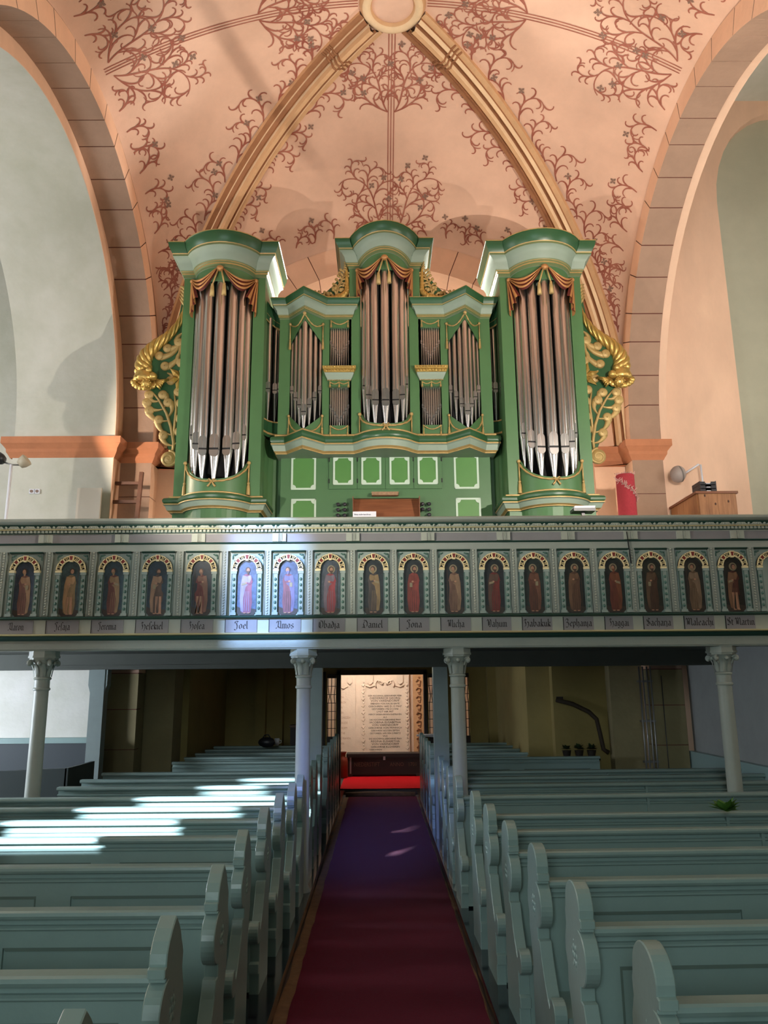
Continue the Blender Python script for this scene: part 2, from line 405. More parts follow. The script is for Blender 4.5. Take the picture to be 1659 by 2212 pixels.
# ---- rear arch towards the tower: ring of voussoirs, deep lit soffit, tower room
RA, RBI = 3.42, 3.48
def rear_arch():
    mb = MB(); n = 40; e0, e1 = ell(RA+.012, RBI+.012, n), ell(4.6, 6.9, n)
    for i in range(n): mb.prism([(XC+e0[i][0], ZS+e0[i][1]), (XC+e1[i][0], ZS+e1[i][1]), (XC+e1[i+1][0], ZS+e1[i+1][1]), (XC+e0[i+1][0], ZS+e0[i+1][1])], 12.772, 13.3, 'y')
    base = smb('wall_rear_arch', mb, JOINT)
    k = 0; t = 0
    while t < PI-.01:
        st = [.135, .15, .128, .145][k % 4]; k += 1
        if t+st > PI-.07: st = PI-t
        q0, q1 = t+.002, t+st-.002; n = 3; t += st
        poly = [(XC+RA*math.cos(q0+(q1-q0)*i/n), ZS+RBI*math.sin(q0+(q1-q0)*i/n)) for i in range(n+1)]
        poly += [(XC+(RA+.62)*math.cos(q1+(q0-q1)*i/n), ZS+(RBI+.55)*math.sin(q1+(q0-q1)*i/n)) for i in range(n+1)]
        smb('voussoir', MB().prism(poly, 12.755, 13.28, 'y'), BAND, base)
    mb = MB(); e0, e1 = ell(RA, RBI, n), ell(RA+.1, RBI+.1, n); n = 40
    e0, e1 = ell(RA, RBI, n), ell(RA+.1, RBI+.1, n)
    for i in range(n): mb.prism([(XC+e0[i][0], ZS+e0[i][1]), (XC+e1[i][0], ZS+e1[i][1]), (XC+e1[i+1][0], ZS+e1[i+1][1]), (XC+e0[i+1][0], ZS+e0[i+1][1])], 13.3, 16.8, 'y')
    smb('ceiling_tower', mb, BAND)
rear_arch()
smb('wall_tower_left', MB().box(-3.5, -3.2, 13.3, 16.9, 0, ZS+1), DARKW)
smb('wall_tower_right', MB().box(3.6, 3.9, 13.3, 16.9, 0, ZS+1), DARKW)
# ================================================================ VAULT
ZB, ZCR, ZCS = 11.42, 10.15, 10.22
def zrib(s): return ZS+(ZB-ZS)*math.sqrt(max(0, 1-s*s))
def cell_pt(cell, u, s):
    zc = ZCR if cell in 'NS' else ZCS
    zr = zrib(s); rd = ZB-(ZB-zc)*s**2.1
    e = .5+.5*(1-s)
    z = zr+max(0, rd-zr)*max(0, 1-u*u)**e
    if cell == 'N': return Vector((XC+VA*s*u, YC+VB*s, z))       # towards the organ
    if cell == 'S': return Vector((XC-VA*s*u, YC-VB*s, z))
    if cell == 'W': return Vector((XC-VA*s, YC+VB*s*u, z))
    return Vector((XC+VA*s, YC+VB*s*u, z))
def web(cell):
    mb = MB(); n, m = 44, 56
    us = [-math.cos(PI*j/m) for j in range(m+1)]; ss = [math.sin(PI/2*i/n) if i else .004 for i in range(n+1)]
    vs_ = [cell_pt(cell, u, s) for s in ss for u in us]
    fs = [(i*(m+1)+j, i*(m+1)+j+1, (i+1)*(m+1)+j+1, (i+1)*(m+1)+j) for i in range(n) for j in range(m)]
    mb.add(vs_, fs, 0, True)
    return mb
cl = MB()
for c in 'NSWE':
    b = web(c); cl.add(b.v, b.f, 0, True)
ceil_ = smb('ceiling', cl, VAULT)
# ribs
def rib(sx, sy):
    T = [math.sin(PI/2*i/34) for i in range(1, 35)]
    T = [.075]+[t for t in T if t > .09]
    prof = [(-.23, -.03), (-.23, .05), (-.15, .06), (-.145, .09), (-.10, .13), (-.06, .10), (-.05, .14), (-.03, .20), (.03, .20), (.05, .14), (.06, .10), (.10, .13), (.145, .09), (.15, .06), (.23, .05), (.23, -.03)]
    mi = [0, 0, 1, 2, 1, 1, 2, 0, 0, 2, 1, 1, 2, 1, 0, 0][:15]
    vs_ = []; pts = [Vector((XC+sx*VA*t, YC+sy*VB*t, zrib(t))) for t in T]
    side = Vector((-sy*VB, sx*VA, 0)).normalized()
    for i, p in enumerate(pts):
        tg = (pts[min(i+1, len(pts)-1)]-pts[max(0, i-1)]).normalized()
        dn = tg.cross(side)
        if dn.z > 0 or (abs(dn.z) < .02 and dn.xy.dot(Vector((sx, sy))) > 0): dn = -dn
        for (a, d) in prof: vs_.append(p+side*a+dn*d)
    m = len(prof); fs = []; ms = []
    for i in range(len(pts)-1):
        for k in range(m-1): fs.append((i*m+k, i*m+k+1, (i+1)*m+k+1, (i+1)*m+k)); ms.append(mi[k])
    o = smb('vault_rib', MB().add(vs_, fs, ms), [RIBO, RIBB, RIBC], ceil_)
    # carved collar on the rib
    t0 = .205; p = Vector((XC+sx*VA*t0, YC+sy*VB*t0, zrib(t0))); p2 = Vector((XC+sx*VA*(t0+.01), YC+sy*VB*(t0+.01), zrib(t0+.01)))
    tg = (p2-p).normalized(); dn = tg.cross(side); dn = dn if dn.z < 0 else -dn
    c = MB()
    for dd in (-.07, .0, .07):
        q = p+tg*dd; c.tube([q+side*a+dn*d*1.08 for a, d in prof[1:-1]], .016, 5)
    smb('rib_collar', c, RIBB, o)
for sx in (1, -1):
    for sy in (1, -1): rib(sx, sy)
# boss
bz = ZB+.04
b = MB().lathe([(.46, .06), (.46, -.08), (.42, -.15), (.37, -.17), (.31, -.14), (.29, -.09)], (XC, YC, bz), 40, [0, 0, 1, 1, 0])
b.lathe([(.29, -.09), (.22, -.12), (.001, -.09)], (XC, YC, bz), 40, 2)
smb('vault_boss', b, [RIBO, RIBC, VAULT], ceil_)

# ---- painted scrollwork: thin brush strokes lying on the webs
STEM = MB(); FLW = MB()
def frame(cell, u, s):
    u = max(-.985, min(.985, u)); s = max(.06, min(.992, s)); h = 2e-3
    P = cell_pt(cell, u, s)
    Pu = (cell_pt(cell, min(.99, u+h), s)-cell_pt(cell, max(-.99, u-h), s))/(min(.99, u+h)-max(-.99, u-h))
    Ps = (cell_pt(cell, u, min(.996, s+h))-cell_pt(cell, u, s-h))/(min(.996, s+h)-s+h)
    n = Pu.cross(Ps).normalized()
    if n.z > 0: n = -n
    if abs(n.z) < .25:
        q = Vector((XC, YC, 7.5))-P
        if n.dot(q) < 0: n = -n
    return u, s, P, Pu, Ps, n
def walk(cell, u, s, head, L, turn0, turn1, wd, steps=12, taper=True, mbx=None):
    """heading measured in the surface: 0 = along +u, pi/2 = along +s"""
    pts = []; ds = L/steps; a = head
    for i in range(steps+1):
        u, s, P, Pu, Ps, n = frame(cell, u, s)
        e1 = Pu.normalized(); e2 = (Ps-e1*Ps.dot(e1)).normalized()
        d = e1*math.cos(a)+e2*math.sin(a)
        sd = n.cross(d).normalized()
        k = i/steps; ww = wd*((.5+.5*(1-k)) if taper else 1)*(.6+.4*min(1, k*6))
        pts.append((P+n*.007, sd*ww, u, s, a))
        # solve du, ds for step
        A11, A12, A22 = Pu.dot(Pu), Pu.dot(Ps), Ps.dot(Ps); b1, b2 = d.dot(Pu)*ds, d.dot(Ps)*ds
        det = A11*A22-A12*A12
        if abs(det) < 1e-9: break
        u += (b1*A22-b2*A12)/det; s += (A11*b2-A12*b1)/det
        a += (turn0+(turn1-turn0)*k)*ds
        if abs(u) > .984 or s > .991 or s < .07: break
    if len(pts) > 2:
        vs_ = []
        for p, w_, *_ in pts: vs_ += [p+w_, p-w_]
        (mbx or STEM).add(vs_, [(2*i, 2*i+2, 2*i+3, 2*i+1) for i in range(len(pts)-1)])
    return pts
def flower(cell, u, s, r):
    u, s, P, Pu, Ps, n = frame(cell, u, s); e1 = Pu.normalized(); e2 = n.cross(e1); a0 = random.random()
    for k in range(4):
        a = a0+PI/2*k; d = e1*math.cos(a)+e2*math.sin(a); q = e1*math.cos(a+PI/2)+e2*math.sin(a+PI/2); c = P+n*.009
        FLW.add([c, c+d*r*.55+q*r*.34, c+d*r, c+d*r*.55-q*r*.34], [(0, 1, 2, 3)])
def sprig(cell, u, s, head, L, sgn, wd=.013, depth=2):
    """S-curved stem ending in a scroll, with hooked side shoots"""
    p = walk(cell, u, s, head, L, (sgn*.6 if depth < 2 else -sgn*2.4)/L, sgn*(8.0 if depth < 2 else 7.0)/L, wd, 24)
    if len(p) < 8: return
    n = len(p)
    for q, f in (((.14, 1), (.26, -1), (.38, -1), (.52, -1), (.66, 1), (.8, -1)) if depth < 2 else ((.14, -1), (.28, 1), (.42, -1), (.58, -1), (.74, -1), (.9, 1))):
        i = min(n-1, int(q*n)); _, _, uu, ss_, aa = p[i]
        l2 = L*random.uniform(.24, .36)*(1.2-.5*q)
        if depth > 1: sprig(cell, uu, ss_, aa+f*sgn*.55, l2*1.7, f*sgn, wd*.85, 1)
        else: walk(cell, uu, ss_, aa+f*sgn*.35, l2, f*sgn*.8/l2, f*sgn*6.0/l2, wd*1.1, 10)
    if random.random() < .45: flower(cell, p[int(n*.5)][2]+random.uniform(-.03, .03), p[int(n*.5)][3]-random.uniform(.0, .04), .062)
for cell in 'NWE':
    # scrolls growing from the two ribs
    for sg in (1, -1):
        for k in range(17):
            s0 = math.sin(math.radians(13+4.3*k))
            edge = sg*min(.975, 1-.30/(4*s0))
            sprig(cell, edge, s0, PI*1.5-sg*random.uniform(1.1, 1.45), random.uniform(.62, .85), -sg if k % 3 else sg, .0145, 1)
    # along the wall arch
    for sg in (1, -1):
        for k in range(13):
            uu = sg*math.cos(math.radians(80-5.4*k))
            sprig(cell, uu, .975 if cell in 'WE' else .965, PI*1.5-sg*random.uniform(.25, .6), random.uniform(.5, .75), (sg if k % 3 else -sg), .0145, 1)
    # ridge line of three brush lines, with big paired sprigs
    for off in (-.045, 0, .045):
        pts = []
        for i in range(40):
            s = .12+.85*i/39
            u = off/(4*s); _, _, P, Pu, Ps, n = frame(cell, u, s); e1 = Pu.normalized()
            pts += [P+n*.007+e1*.007, P+n*.007-e1*.007]
        STEM.add(pts, [(2*i, 2*i+2, 2*i+3, 2*i+1) for i in range(39)])
    for s0, L in ((.46, 1.25), (.95, 1.45)):
        for sg in (1, -1):
            hd = PI*1.5 + sg*.55
            sprig(cell, sg*.03, s0, hd, L, sg, .0145, 2)
            sprig(cell, sg*.03, s0, PI*1.5+sg*1.15, L*.8, -sg*.7, .014, 1)
stuff(STEM.build('painted_scrollwork', SCROLL, ceil_)); stuff(FLW.build('painted_flowers', FLOWER, ceil_))
# ================================================================ GALLERY
GY = 8.5
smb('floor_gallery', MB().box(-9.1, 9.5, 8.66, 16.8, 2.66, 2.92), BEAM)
# parapet -------------------------------------------------------
par = thing('gallery_parapet', 'grey-green painted wooden gallery front with arched prophet panels and name plates', 'parapet', (0, GY, 0))
GX0, GX1 = -6.4, 6.6
def lpart(name, mb, m, parent, angle=None): return mb.build(name, m, parent, angle)
lpart('beam', MB().box(GX0, GX1, .05, .30, 2.585, 2.70).box(GX0, GX1, .035, .05, 2.60, 2.66), PAR, par)
lpart('rail', MB().sweep([(GX0, .1), (GX1, .1)], [(0, 3.86), (.10, 3.925), (.11, 3.935), (.11, 3.945), (.13, 3.975), (.17, 3.985), (.19, 4.0), (.19, 4.02), (.17, 4.035), (-.12, 4.035), (-.12, 3.86)],
      [1, 0, 0, 1, 0, 0, 0, 0, 0, 0]), [PAR, TEALD], par)
lpart('gilt_fillet', MB().box(GX0, GX1, -.03, .02, 3.916, 3.924), GILT, par)
lpart('back_board', MB().box(GX0, GX1, .06, .12, 2.70, 3.9), PARL, par)
lpart('frieze_board', MB().box(GX0, GX1, .035, .06, 3.775, 3.868), PARV, par)
lpart('frieze_moulding', MB().sweep([(GX0, .06), (GX1, .06)], [(0, 3.75), (.05, 3.752), (.06, 3.762), (.045, 3.772), (0, 3.775)], [0]*4), TEALD, par)
lpart('plain_band', MB().box(GX0, GX1, .02, .06, 3.672, 3.75), PAR, par)
lpart('sill_moulding', MB().sweep([(GX0, .06), (GX1, .06)], [(0, 2.918), (.07, 2.92), (.085, 2.932), (.07, 2.945), (.03, 2.953), (0, 2.955)], [0]*5), TEALD, par)
lpart('name_band', MB().box(GX0, GX1, .03, .06, 2.762, 2.918), PARL, par)
lpart('gilt_moulding', MB().sweep([(GX0, .06), (GX1, .06)], [(0, 2.735), (.07, 2.74), (.085, 2.750), (.07, 2.762), (0, 2.764)], [0]*4), GILT, par)
lpart('lower_moulding', MB().sweep([(GX0, .06), (GX1, .06)], [(0, 2.69), (.03, 2.692), (.055, 2.71), (.075, 2.735), (0, 2.736)], [0]*4), TEALD, par)
# leaf and ball frieze under the rail, dentils
leaf = MB(); 
for sgn in (-1, 1):
    leaf.prism([(0, .0), (sgn*.062, 0), (sgn*.056, .014), (sgn*.038, .030), (sgn*.02, .034), (0, .036)], -.02, .012, 'y')
for x in (-.042, -.021, 0, .021, .042): leaf.ball((x, -.018, .015), .009, 6, 4, 0, (.8, .8, 1.6))
leaf_me = leaf.mesh('leaf_ornament', PARL); ball_me = MB().ball((0, -.012, .016), .014, 8, 6, 0, (1, 1, 1.2)).mesh('bead_ornament', PARL)
redm = MB()
for i in range(-25, 29):
    x = i*.178
    obj('leaf_ornament', leaf_me, par, (x, 0, 3.931)); obj('bead_ornament', ball_me, par, (x+.089, 0, 3.931))
lpart('red_frieze_ground', MB().sweep([(GX0, .06), (GX1, .06)], [(0, 3.926), (.052, 3.926), (.066, 3.966), (0, 3.968)], 0), RED, par)
d = MB(); i = 0; x = -5.0
while x < 5.2: d.box(x, x+.028, .0, .05, 3.888, 3.915); x += .0432
stuff(lpart('dentil_row', d, PARL, par)); lpart('dentil_ground', MB().box(GX0, GX1, .02, .06, 3.884, 3.918), TEAL, par)
# twin pilasters in the frieze
fp = MB()
for x in (-.075, .008): fp.box(x, x+.067, .012, .04, 3.776, 3.868)
for k in range(3): fp.box(-.001+k*.012, .006+k*.012, .004, .02, 3.776, 3.868)
fp_me = fp.mesh('frieze_pilaster', PARL)
for x in (-4.60, -3.746, -2.891, -2.029, -1.12, -.293, .551, 1.406, 2.136, 2.846, 3.442, 4.054, 4.7): obj('frieze_pilaster', fp_me, par, (x, 0, 0))
lpart('joint_gap', MB().prism([(2.795, 3.86), (2.802, 3.86), (2.826, 3.5), (2.82, 3.5)], -.001, .04, 'y'), BLACK, par)
# ---- prophets
NX = [-3.94, -3.429, -2.953, -2.467, -1.975, -1.472, -1.011, -.544, -.061, .386, .838, 1.286, 1.729, 2.182, 2.63, 3.048, 3.517, 3.961, 4.40]
PX = [-4.165, -3.654, -3.159, -2.673, -2.177, -1.691, -1.21, -.728, -.241, .221, .678, 1.136, 1.578, 2.031, 2.489, 2.917, 3.366, 3.825, 4.274, 4.74]
NAMES = ['Aaron', 'Jeſaja', 'Jeremia', 'Heſekiel', 'Hoſea', 'Joel', 'Amos', 'Obadja', 'Daniel', 'Jona', 'Micha', 'Nahum', 'Habakuk', 'Zephanja', 'Haggai', 'Sacharja', 'Maleachi', 'St.Martin']
# niche parts shared by all panels (local x = 0 at the axis)
def ring_seg(r0, r1, a0, a1, n, y0, y1, cz, mb, mi=0):
    p = [(r1*math.cos(a0+(a1-a0)*i/n), cz+r1*math.sin(a0+(a1-a0)*i/n)) for i in range(n+1)]
    q = [(r0*math.cos(a1+(a0-a1)*i/n), cz+r0*math.sin(a1+(a0-a1)*i/n)) for i in range(n+1)]
    mb.prism(p+q, y0, y1, 'y', mi)
CZ, R0, R1 = 3.462, .108, .166
nb = MB().box(-.178, .178, .045, .062, 2.955, 3.672); nb_me = nb.mesh('niche', TEALL)
hood_me = MB().sweep([(-.185, .06), (.185, .06)], [(0, 3.655), (.05, 3.657), (.062, 3.665), (.05, 3.675), (0, 3.676)], 0).mesh('hood_moulding', TEALD)
tr = MB()
ring_seg(R0, R0+.010, 0, PI, 20, .0, .03, CZ, tr); ring_seg(R1-.009, R1, 0, PI, 20, .0, .03, CZ, tr)
bars = [0.03, .60, .93, 1.42, 1.72, 2.21, 2.54, 3.11]
for a in bars: ring_seg(R0, R1, a-.04, a+.04, 2, .0, .03, CZ, tr)
for a0, a1 in ((.03, .60), (.93, 1.42), (1.72, 2.21), (2.54, 3.11)):
    am = (a0+a1)/2; rm = (R0+R1)/2; c = Vector((rm*math.cos(am), .012, CZ+rm*math.sin(am)))
    for k in range(4):
        an = am+PI/4+PI/2*k; d_ = Vector((math.cos(an), 0, math.sin(an)))
        tr.tube([c+d_*.010, c+d_*.036], .0042, 4)
    tr.tube([c+Vector((math.cos(t), 0, math.sin(t)))*.010 for t in [2*PI*i/8 for i in range(9)]], .0038, 4)
tr.prism([(-.016, CZ+R0-.012), (.016, CZ+R0-.012), (.026, CZ+R1+.004), (-.026, CZ+R1+.004)], -.006, .03, 'y')
for sg in (1, -1): tr.box(sg*.137-.031, sg*.137+.031, .0, .045, CZ-.022, CZ+.002)
tr_me = tr.mesh('arch_tracery', CREAM)
dk = MB(); ring_seg(R0, R1, 0, PI, 20, .018, .045, CZ, dk); dk_me = dk.mesh('arch_ground', BLACK)
rd = MB()
for a0, a1 in ((.64, .89), (2.25, 2.50)): ring_seg(R0+.011, R1-.010, a0, a1, 4, .004, .03, CZ, rd)
rd.prism([(-.010, CZ+R0+.008), (.010, CZ+R0+.008), (.017, CZ+R1-.006), (-.017, CZ+R1-.006)], -.010, .02, 'y')
rd_me = rd.mesh('red_arch_blocks', RED)
pl = MB()
for sg in (1,):
    pl.box(-.024, .024, .012, .045, 2.985, CZ-.022, 0); pl.box(-.033, .033, .002, .045, 2.955, 2.985, 0); pl.box(-.031, .031, .004, .045, CZ-.05, CZ-.022, 0)
    pl.box(-.026, -.0225, .008, .02, 2.985, CZ-.05, 1); pl.box(.0225, .026, .008, .02, 2.985, CZ-.05, 1)
    for k in range(6): pl.ball((0, .010, 3.03+k*.064), .0155, 8, 6, 1, (1, .8, 1.2))
pl_me = pl.mesh('niche_pilaster', [TEALL, TEAL])
sp = MB()
for sg in (1, -1):
    for (x, z, rx, rz) in ((.148, 3.628, .022, .011), (.165, 3.60, .009, .022), (.125, 3.636, .012, .008)): sp.ball((sg*x, .04, z), 1, 8, 4, 0, (rx, .012, rz))
sp_me = sp.mesh('spandrel_leaf', TEAL)
st = MB().box(-.034, .034, .022, .05, 2.955, 3.672)
st.box(-.036, -.029, .012, .03, 2.955, 3.672).box(.029, .036, .012, .03, 2.955, 3.672)
st_me = st.mesh('panel_strip', PAR); bd = MB()
for k in range(24): bd.ball((0, .02, 2.975+k*.0298), .013, 6, 4, 0, (1, .8, .9))
bd_me = bd.mesh('bead_string', PARL)
# painted prophets: flat paint on the niche panels
ROBES = [('#7A5448', '#9A7A5C', '#3A4A5C'), ('#8A7450', '#B08C64', '#4A6466'), ('#6A4038', '#8E7454', '#34505C'), ('#5E4A3C', '#9A7A60', '#2E4654'), ('#6E3430', '#7E5A48', '#34404A'),
         ('#8A5064', '#9A90B0', '#5A7094'), ('#7A4A52', '#6A6486', '#56688A'), ('#8E3A40', '#6E6470', '#4A5866'), ('#4A4440', '#8A7450', '#2C363A'), ('#8A4038', '#7A3A30', '#30383A'),
         ('#6E5446', '#8A7058', '#2A3234'), ('#6E2E28', '#5A4438', '#2A3032'), ('#5E3A2C', '#6E4A38', '#2E3A34'), ('#5C4232', '#70543E', '#262E2A'), ('#663428', '#74462E', '#28302C'),
         ('#4A3426', '#5E4A36', '#2E362C'), ('#6A5640', '#84705A', '#30322E'), ('#4E2A22', '#7A5A40', '#262A26')]
SKIN = '#B08468'
def figure(i):
    rnd = random.Random(100+i); mb = MB(); y = .036
    c1, c2, bgc = ROBES[i]
    mats = [M('paint_ground_%d' % i, bgc, .5, hx2='#%02x%02x%02x' % tuple(int(int(bgc[k:k+2], 16)*.6) for k in (1, 3, 5)), vscale=14),
            M('paint_robe_%d' % i, c1, .5, var=.3, vscale=22, stretch=(1, 1, .3)), M('paint_cloak_%d' % i, c2, .5, var=.3, vscale=20, stretch=(1, 1, .3)),
            M('paint_skin', SKIN, .5, var=.15, vscale=20), M('paint_hair', '#4A3A30', .5), M('paint_halo', '#8E8468', .5), M('paint_rock', '#3C342C', .5, var=.3, vscale=15)]
    k = [0]
    def poly(p, m):
        k[0] += 1; yy = y-.0006*k[0]
        mb.add([(a, yy, b) for a, b in p], [tuple(range(len(p)))], m)
    def el(cx, cz, rx, rz, m, n=14, t=0):
        poly([(cx+rx*math.cos(2*PI*j/n)*math.cos(t)-rz*math.sin(2*PI*j/n)*math.sin(t), cz+rx*math.cos(2*PI*j/n)*math.sin(t)+rz*math.sin(2*PI*j/n)*math.cos(t)) for j in range(n)], m)
    W = .108
    ground = [(-W, 2.99), (-W+.03, 2.957), (W-.03, 2.957), (W, 2.99), (W, CZ-.03)]+[(W*math.cos(a), CZ-.02+W*1.15*math.sin(a)) for a in [PI*j/14 for j in range(15)]]+[(-W, CZ-.03)]
    poly(ground, 0)
    poly([(-W, 3.03+.03*rnd.random()), (-.03, 3.02), (.04, 3.035), (W, 3.02), (W, 2.99), (W-.03, 2.957), (-W+.03, 2.957), (-W, 2.99)], 6)
    sx = 1 if i % 2 else -1
    seated = i in (3, 4)
    hx = sx*.008; hz = 3.455 if not seated else 3.445
    if i >= 7: el(hx, hz+.004, .044, .046, 5, 18)
    leg = [(-.05, 2.985), (-.062, 3.10), (-.056, 3.25), (-.06, 3.34), (-.046, 3.395), (-.015, 3.415), (.015, 3.415), (.046, 3.395), (.06, 3.33), (.054, 3.24), (.064, 3.10), (.05, 2.985), (.0, 2.975)]
    if seated: leg = [(-.052, 2.99), (-.058, 3.15), (-.052, 3.3), (-.04, 3.39), (-.01, 3.41), (.02, 3.40), (.045, 3.35), (.05, 3.24), (.072, 3.2), (.066, 3.12), (.03, 3.06), (.01, 2.985)]
    if i == 17: leg = [(-.05, 3.14), (-.05, 3.25), (-.052, 3.35), (-.04, 3.40), (0, 3.415), (.04, 3.40), (.054, 3.34), (.05, 3.25), (.056, 3.14)]
    poly([(sx*a, b) for a, b in leg], 1)
    if i in (1, 17) or seated:                # bare legs
        for q in (-1, 1):
            fx = .018*q+(.02*sx if seated else 0)
            poly([(fx-.014, 3.17), (fx+.014, 3.17), (fx+.010+.01*q, 2.99), (fx+.026*sx, 2.975), (fx-.010, 2.98)], 3)
    # cloak falling over one shoulder, folds
    poly([(sx*a, b) for a, b in [(-.05, 3.40), (-.068, 3.30), (-.074, 3.12), (-.060, 3.0), (-.032, 2.99), (-.036, 3.15), (-.012, 3.27), (.03, 3.31), (.05, 3.36), (.042, 3.40), (.0, 3.385)]], 2)
    for f in (-.02, .004, .028):
        poly([(f-.003, 3.0), (f+.002, 3.0), (f*.8+.004, 3.22), (f*.8, 3.22)], 2 if i % 3 else 4)
    # arms
    ay = 3.30+.03*rnd.random()
    poly([(sx*.05, 3.385), (sx*.066, 3.32), (sx*.03, ay-.02), (sx*-.008, ay-.01), (sx*-.006, ay+.012), (sx*.03, ay+.004), (sx*.044, 3.33)], 1)
    el(sx*-.012, ay+.002, .013, .010, 3)
    if i % 3 == 0: poly([(-sx*.045, ay-.06), (-sx*.015, ay-.06), (-sx*.015, ay-.012), (-sx*.045, ay-.012)], 5)      # tablet
    if i % 3 == 1: poly([(sx*.07, 3.0), (sx*.076, 3.0), (sx*.082, 3.48), (sx*.076, 3.48)], 4)                    # staff
    if i % 3 == 2: poly([(-sx*.06, ay-.03), (-sx*.012, ay-.016), (-sx*.010, ay+.006), (-sx*.058, ay-.004)], 5)     # scroll
    # head with hair, beard and face
    el(hx, hz+.004, .027, .033, 4)
    el(hx+sx*.004, hz-.002, .0185, .025, 3)
    if i not in (1, 17): poly([(hx-.016, hz-.010), (hx+.020, hz-.010), (hx+.010, hz-.048), (hx-.002, hz-.052)], 4 if i % 2 else 2)
    el(hx-.003, hz+.004, .003, .0018, 4, 6); el(hx+.010, hz+.004, .003, .0018, 4, 6)
    for q in (-1, 1): el(q*.022+.006*sx, 2.98, .017, .006, 3, 8)
    return mb.mesh('painted_figure', mats)
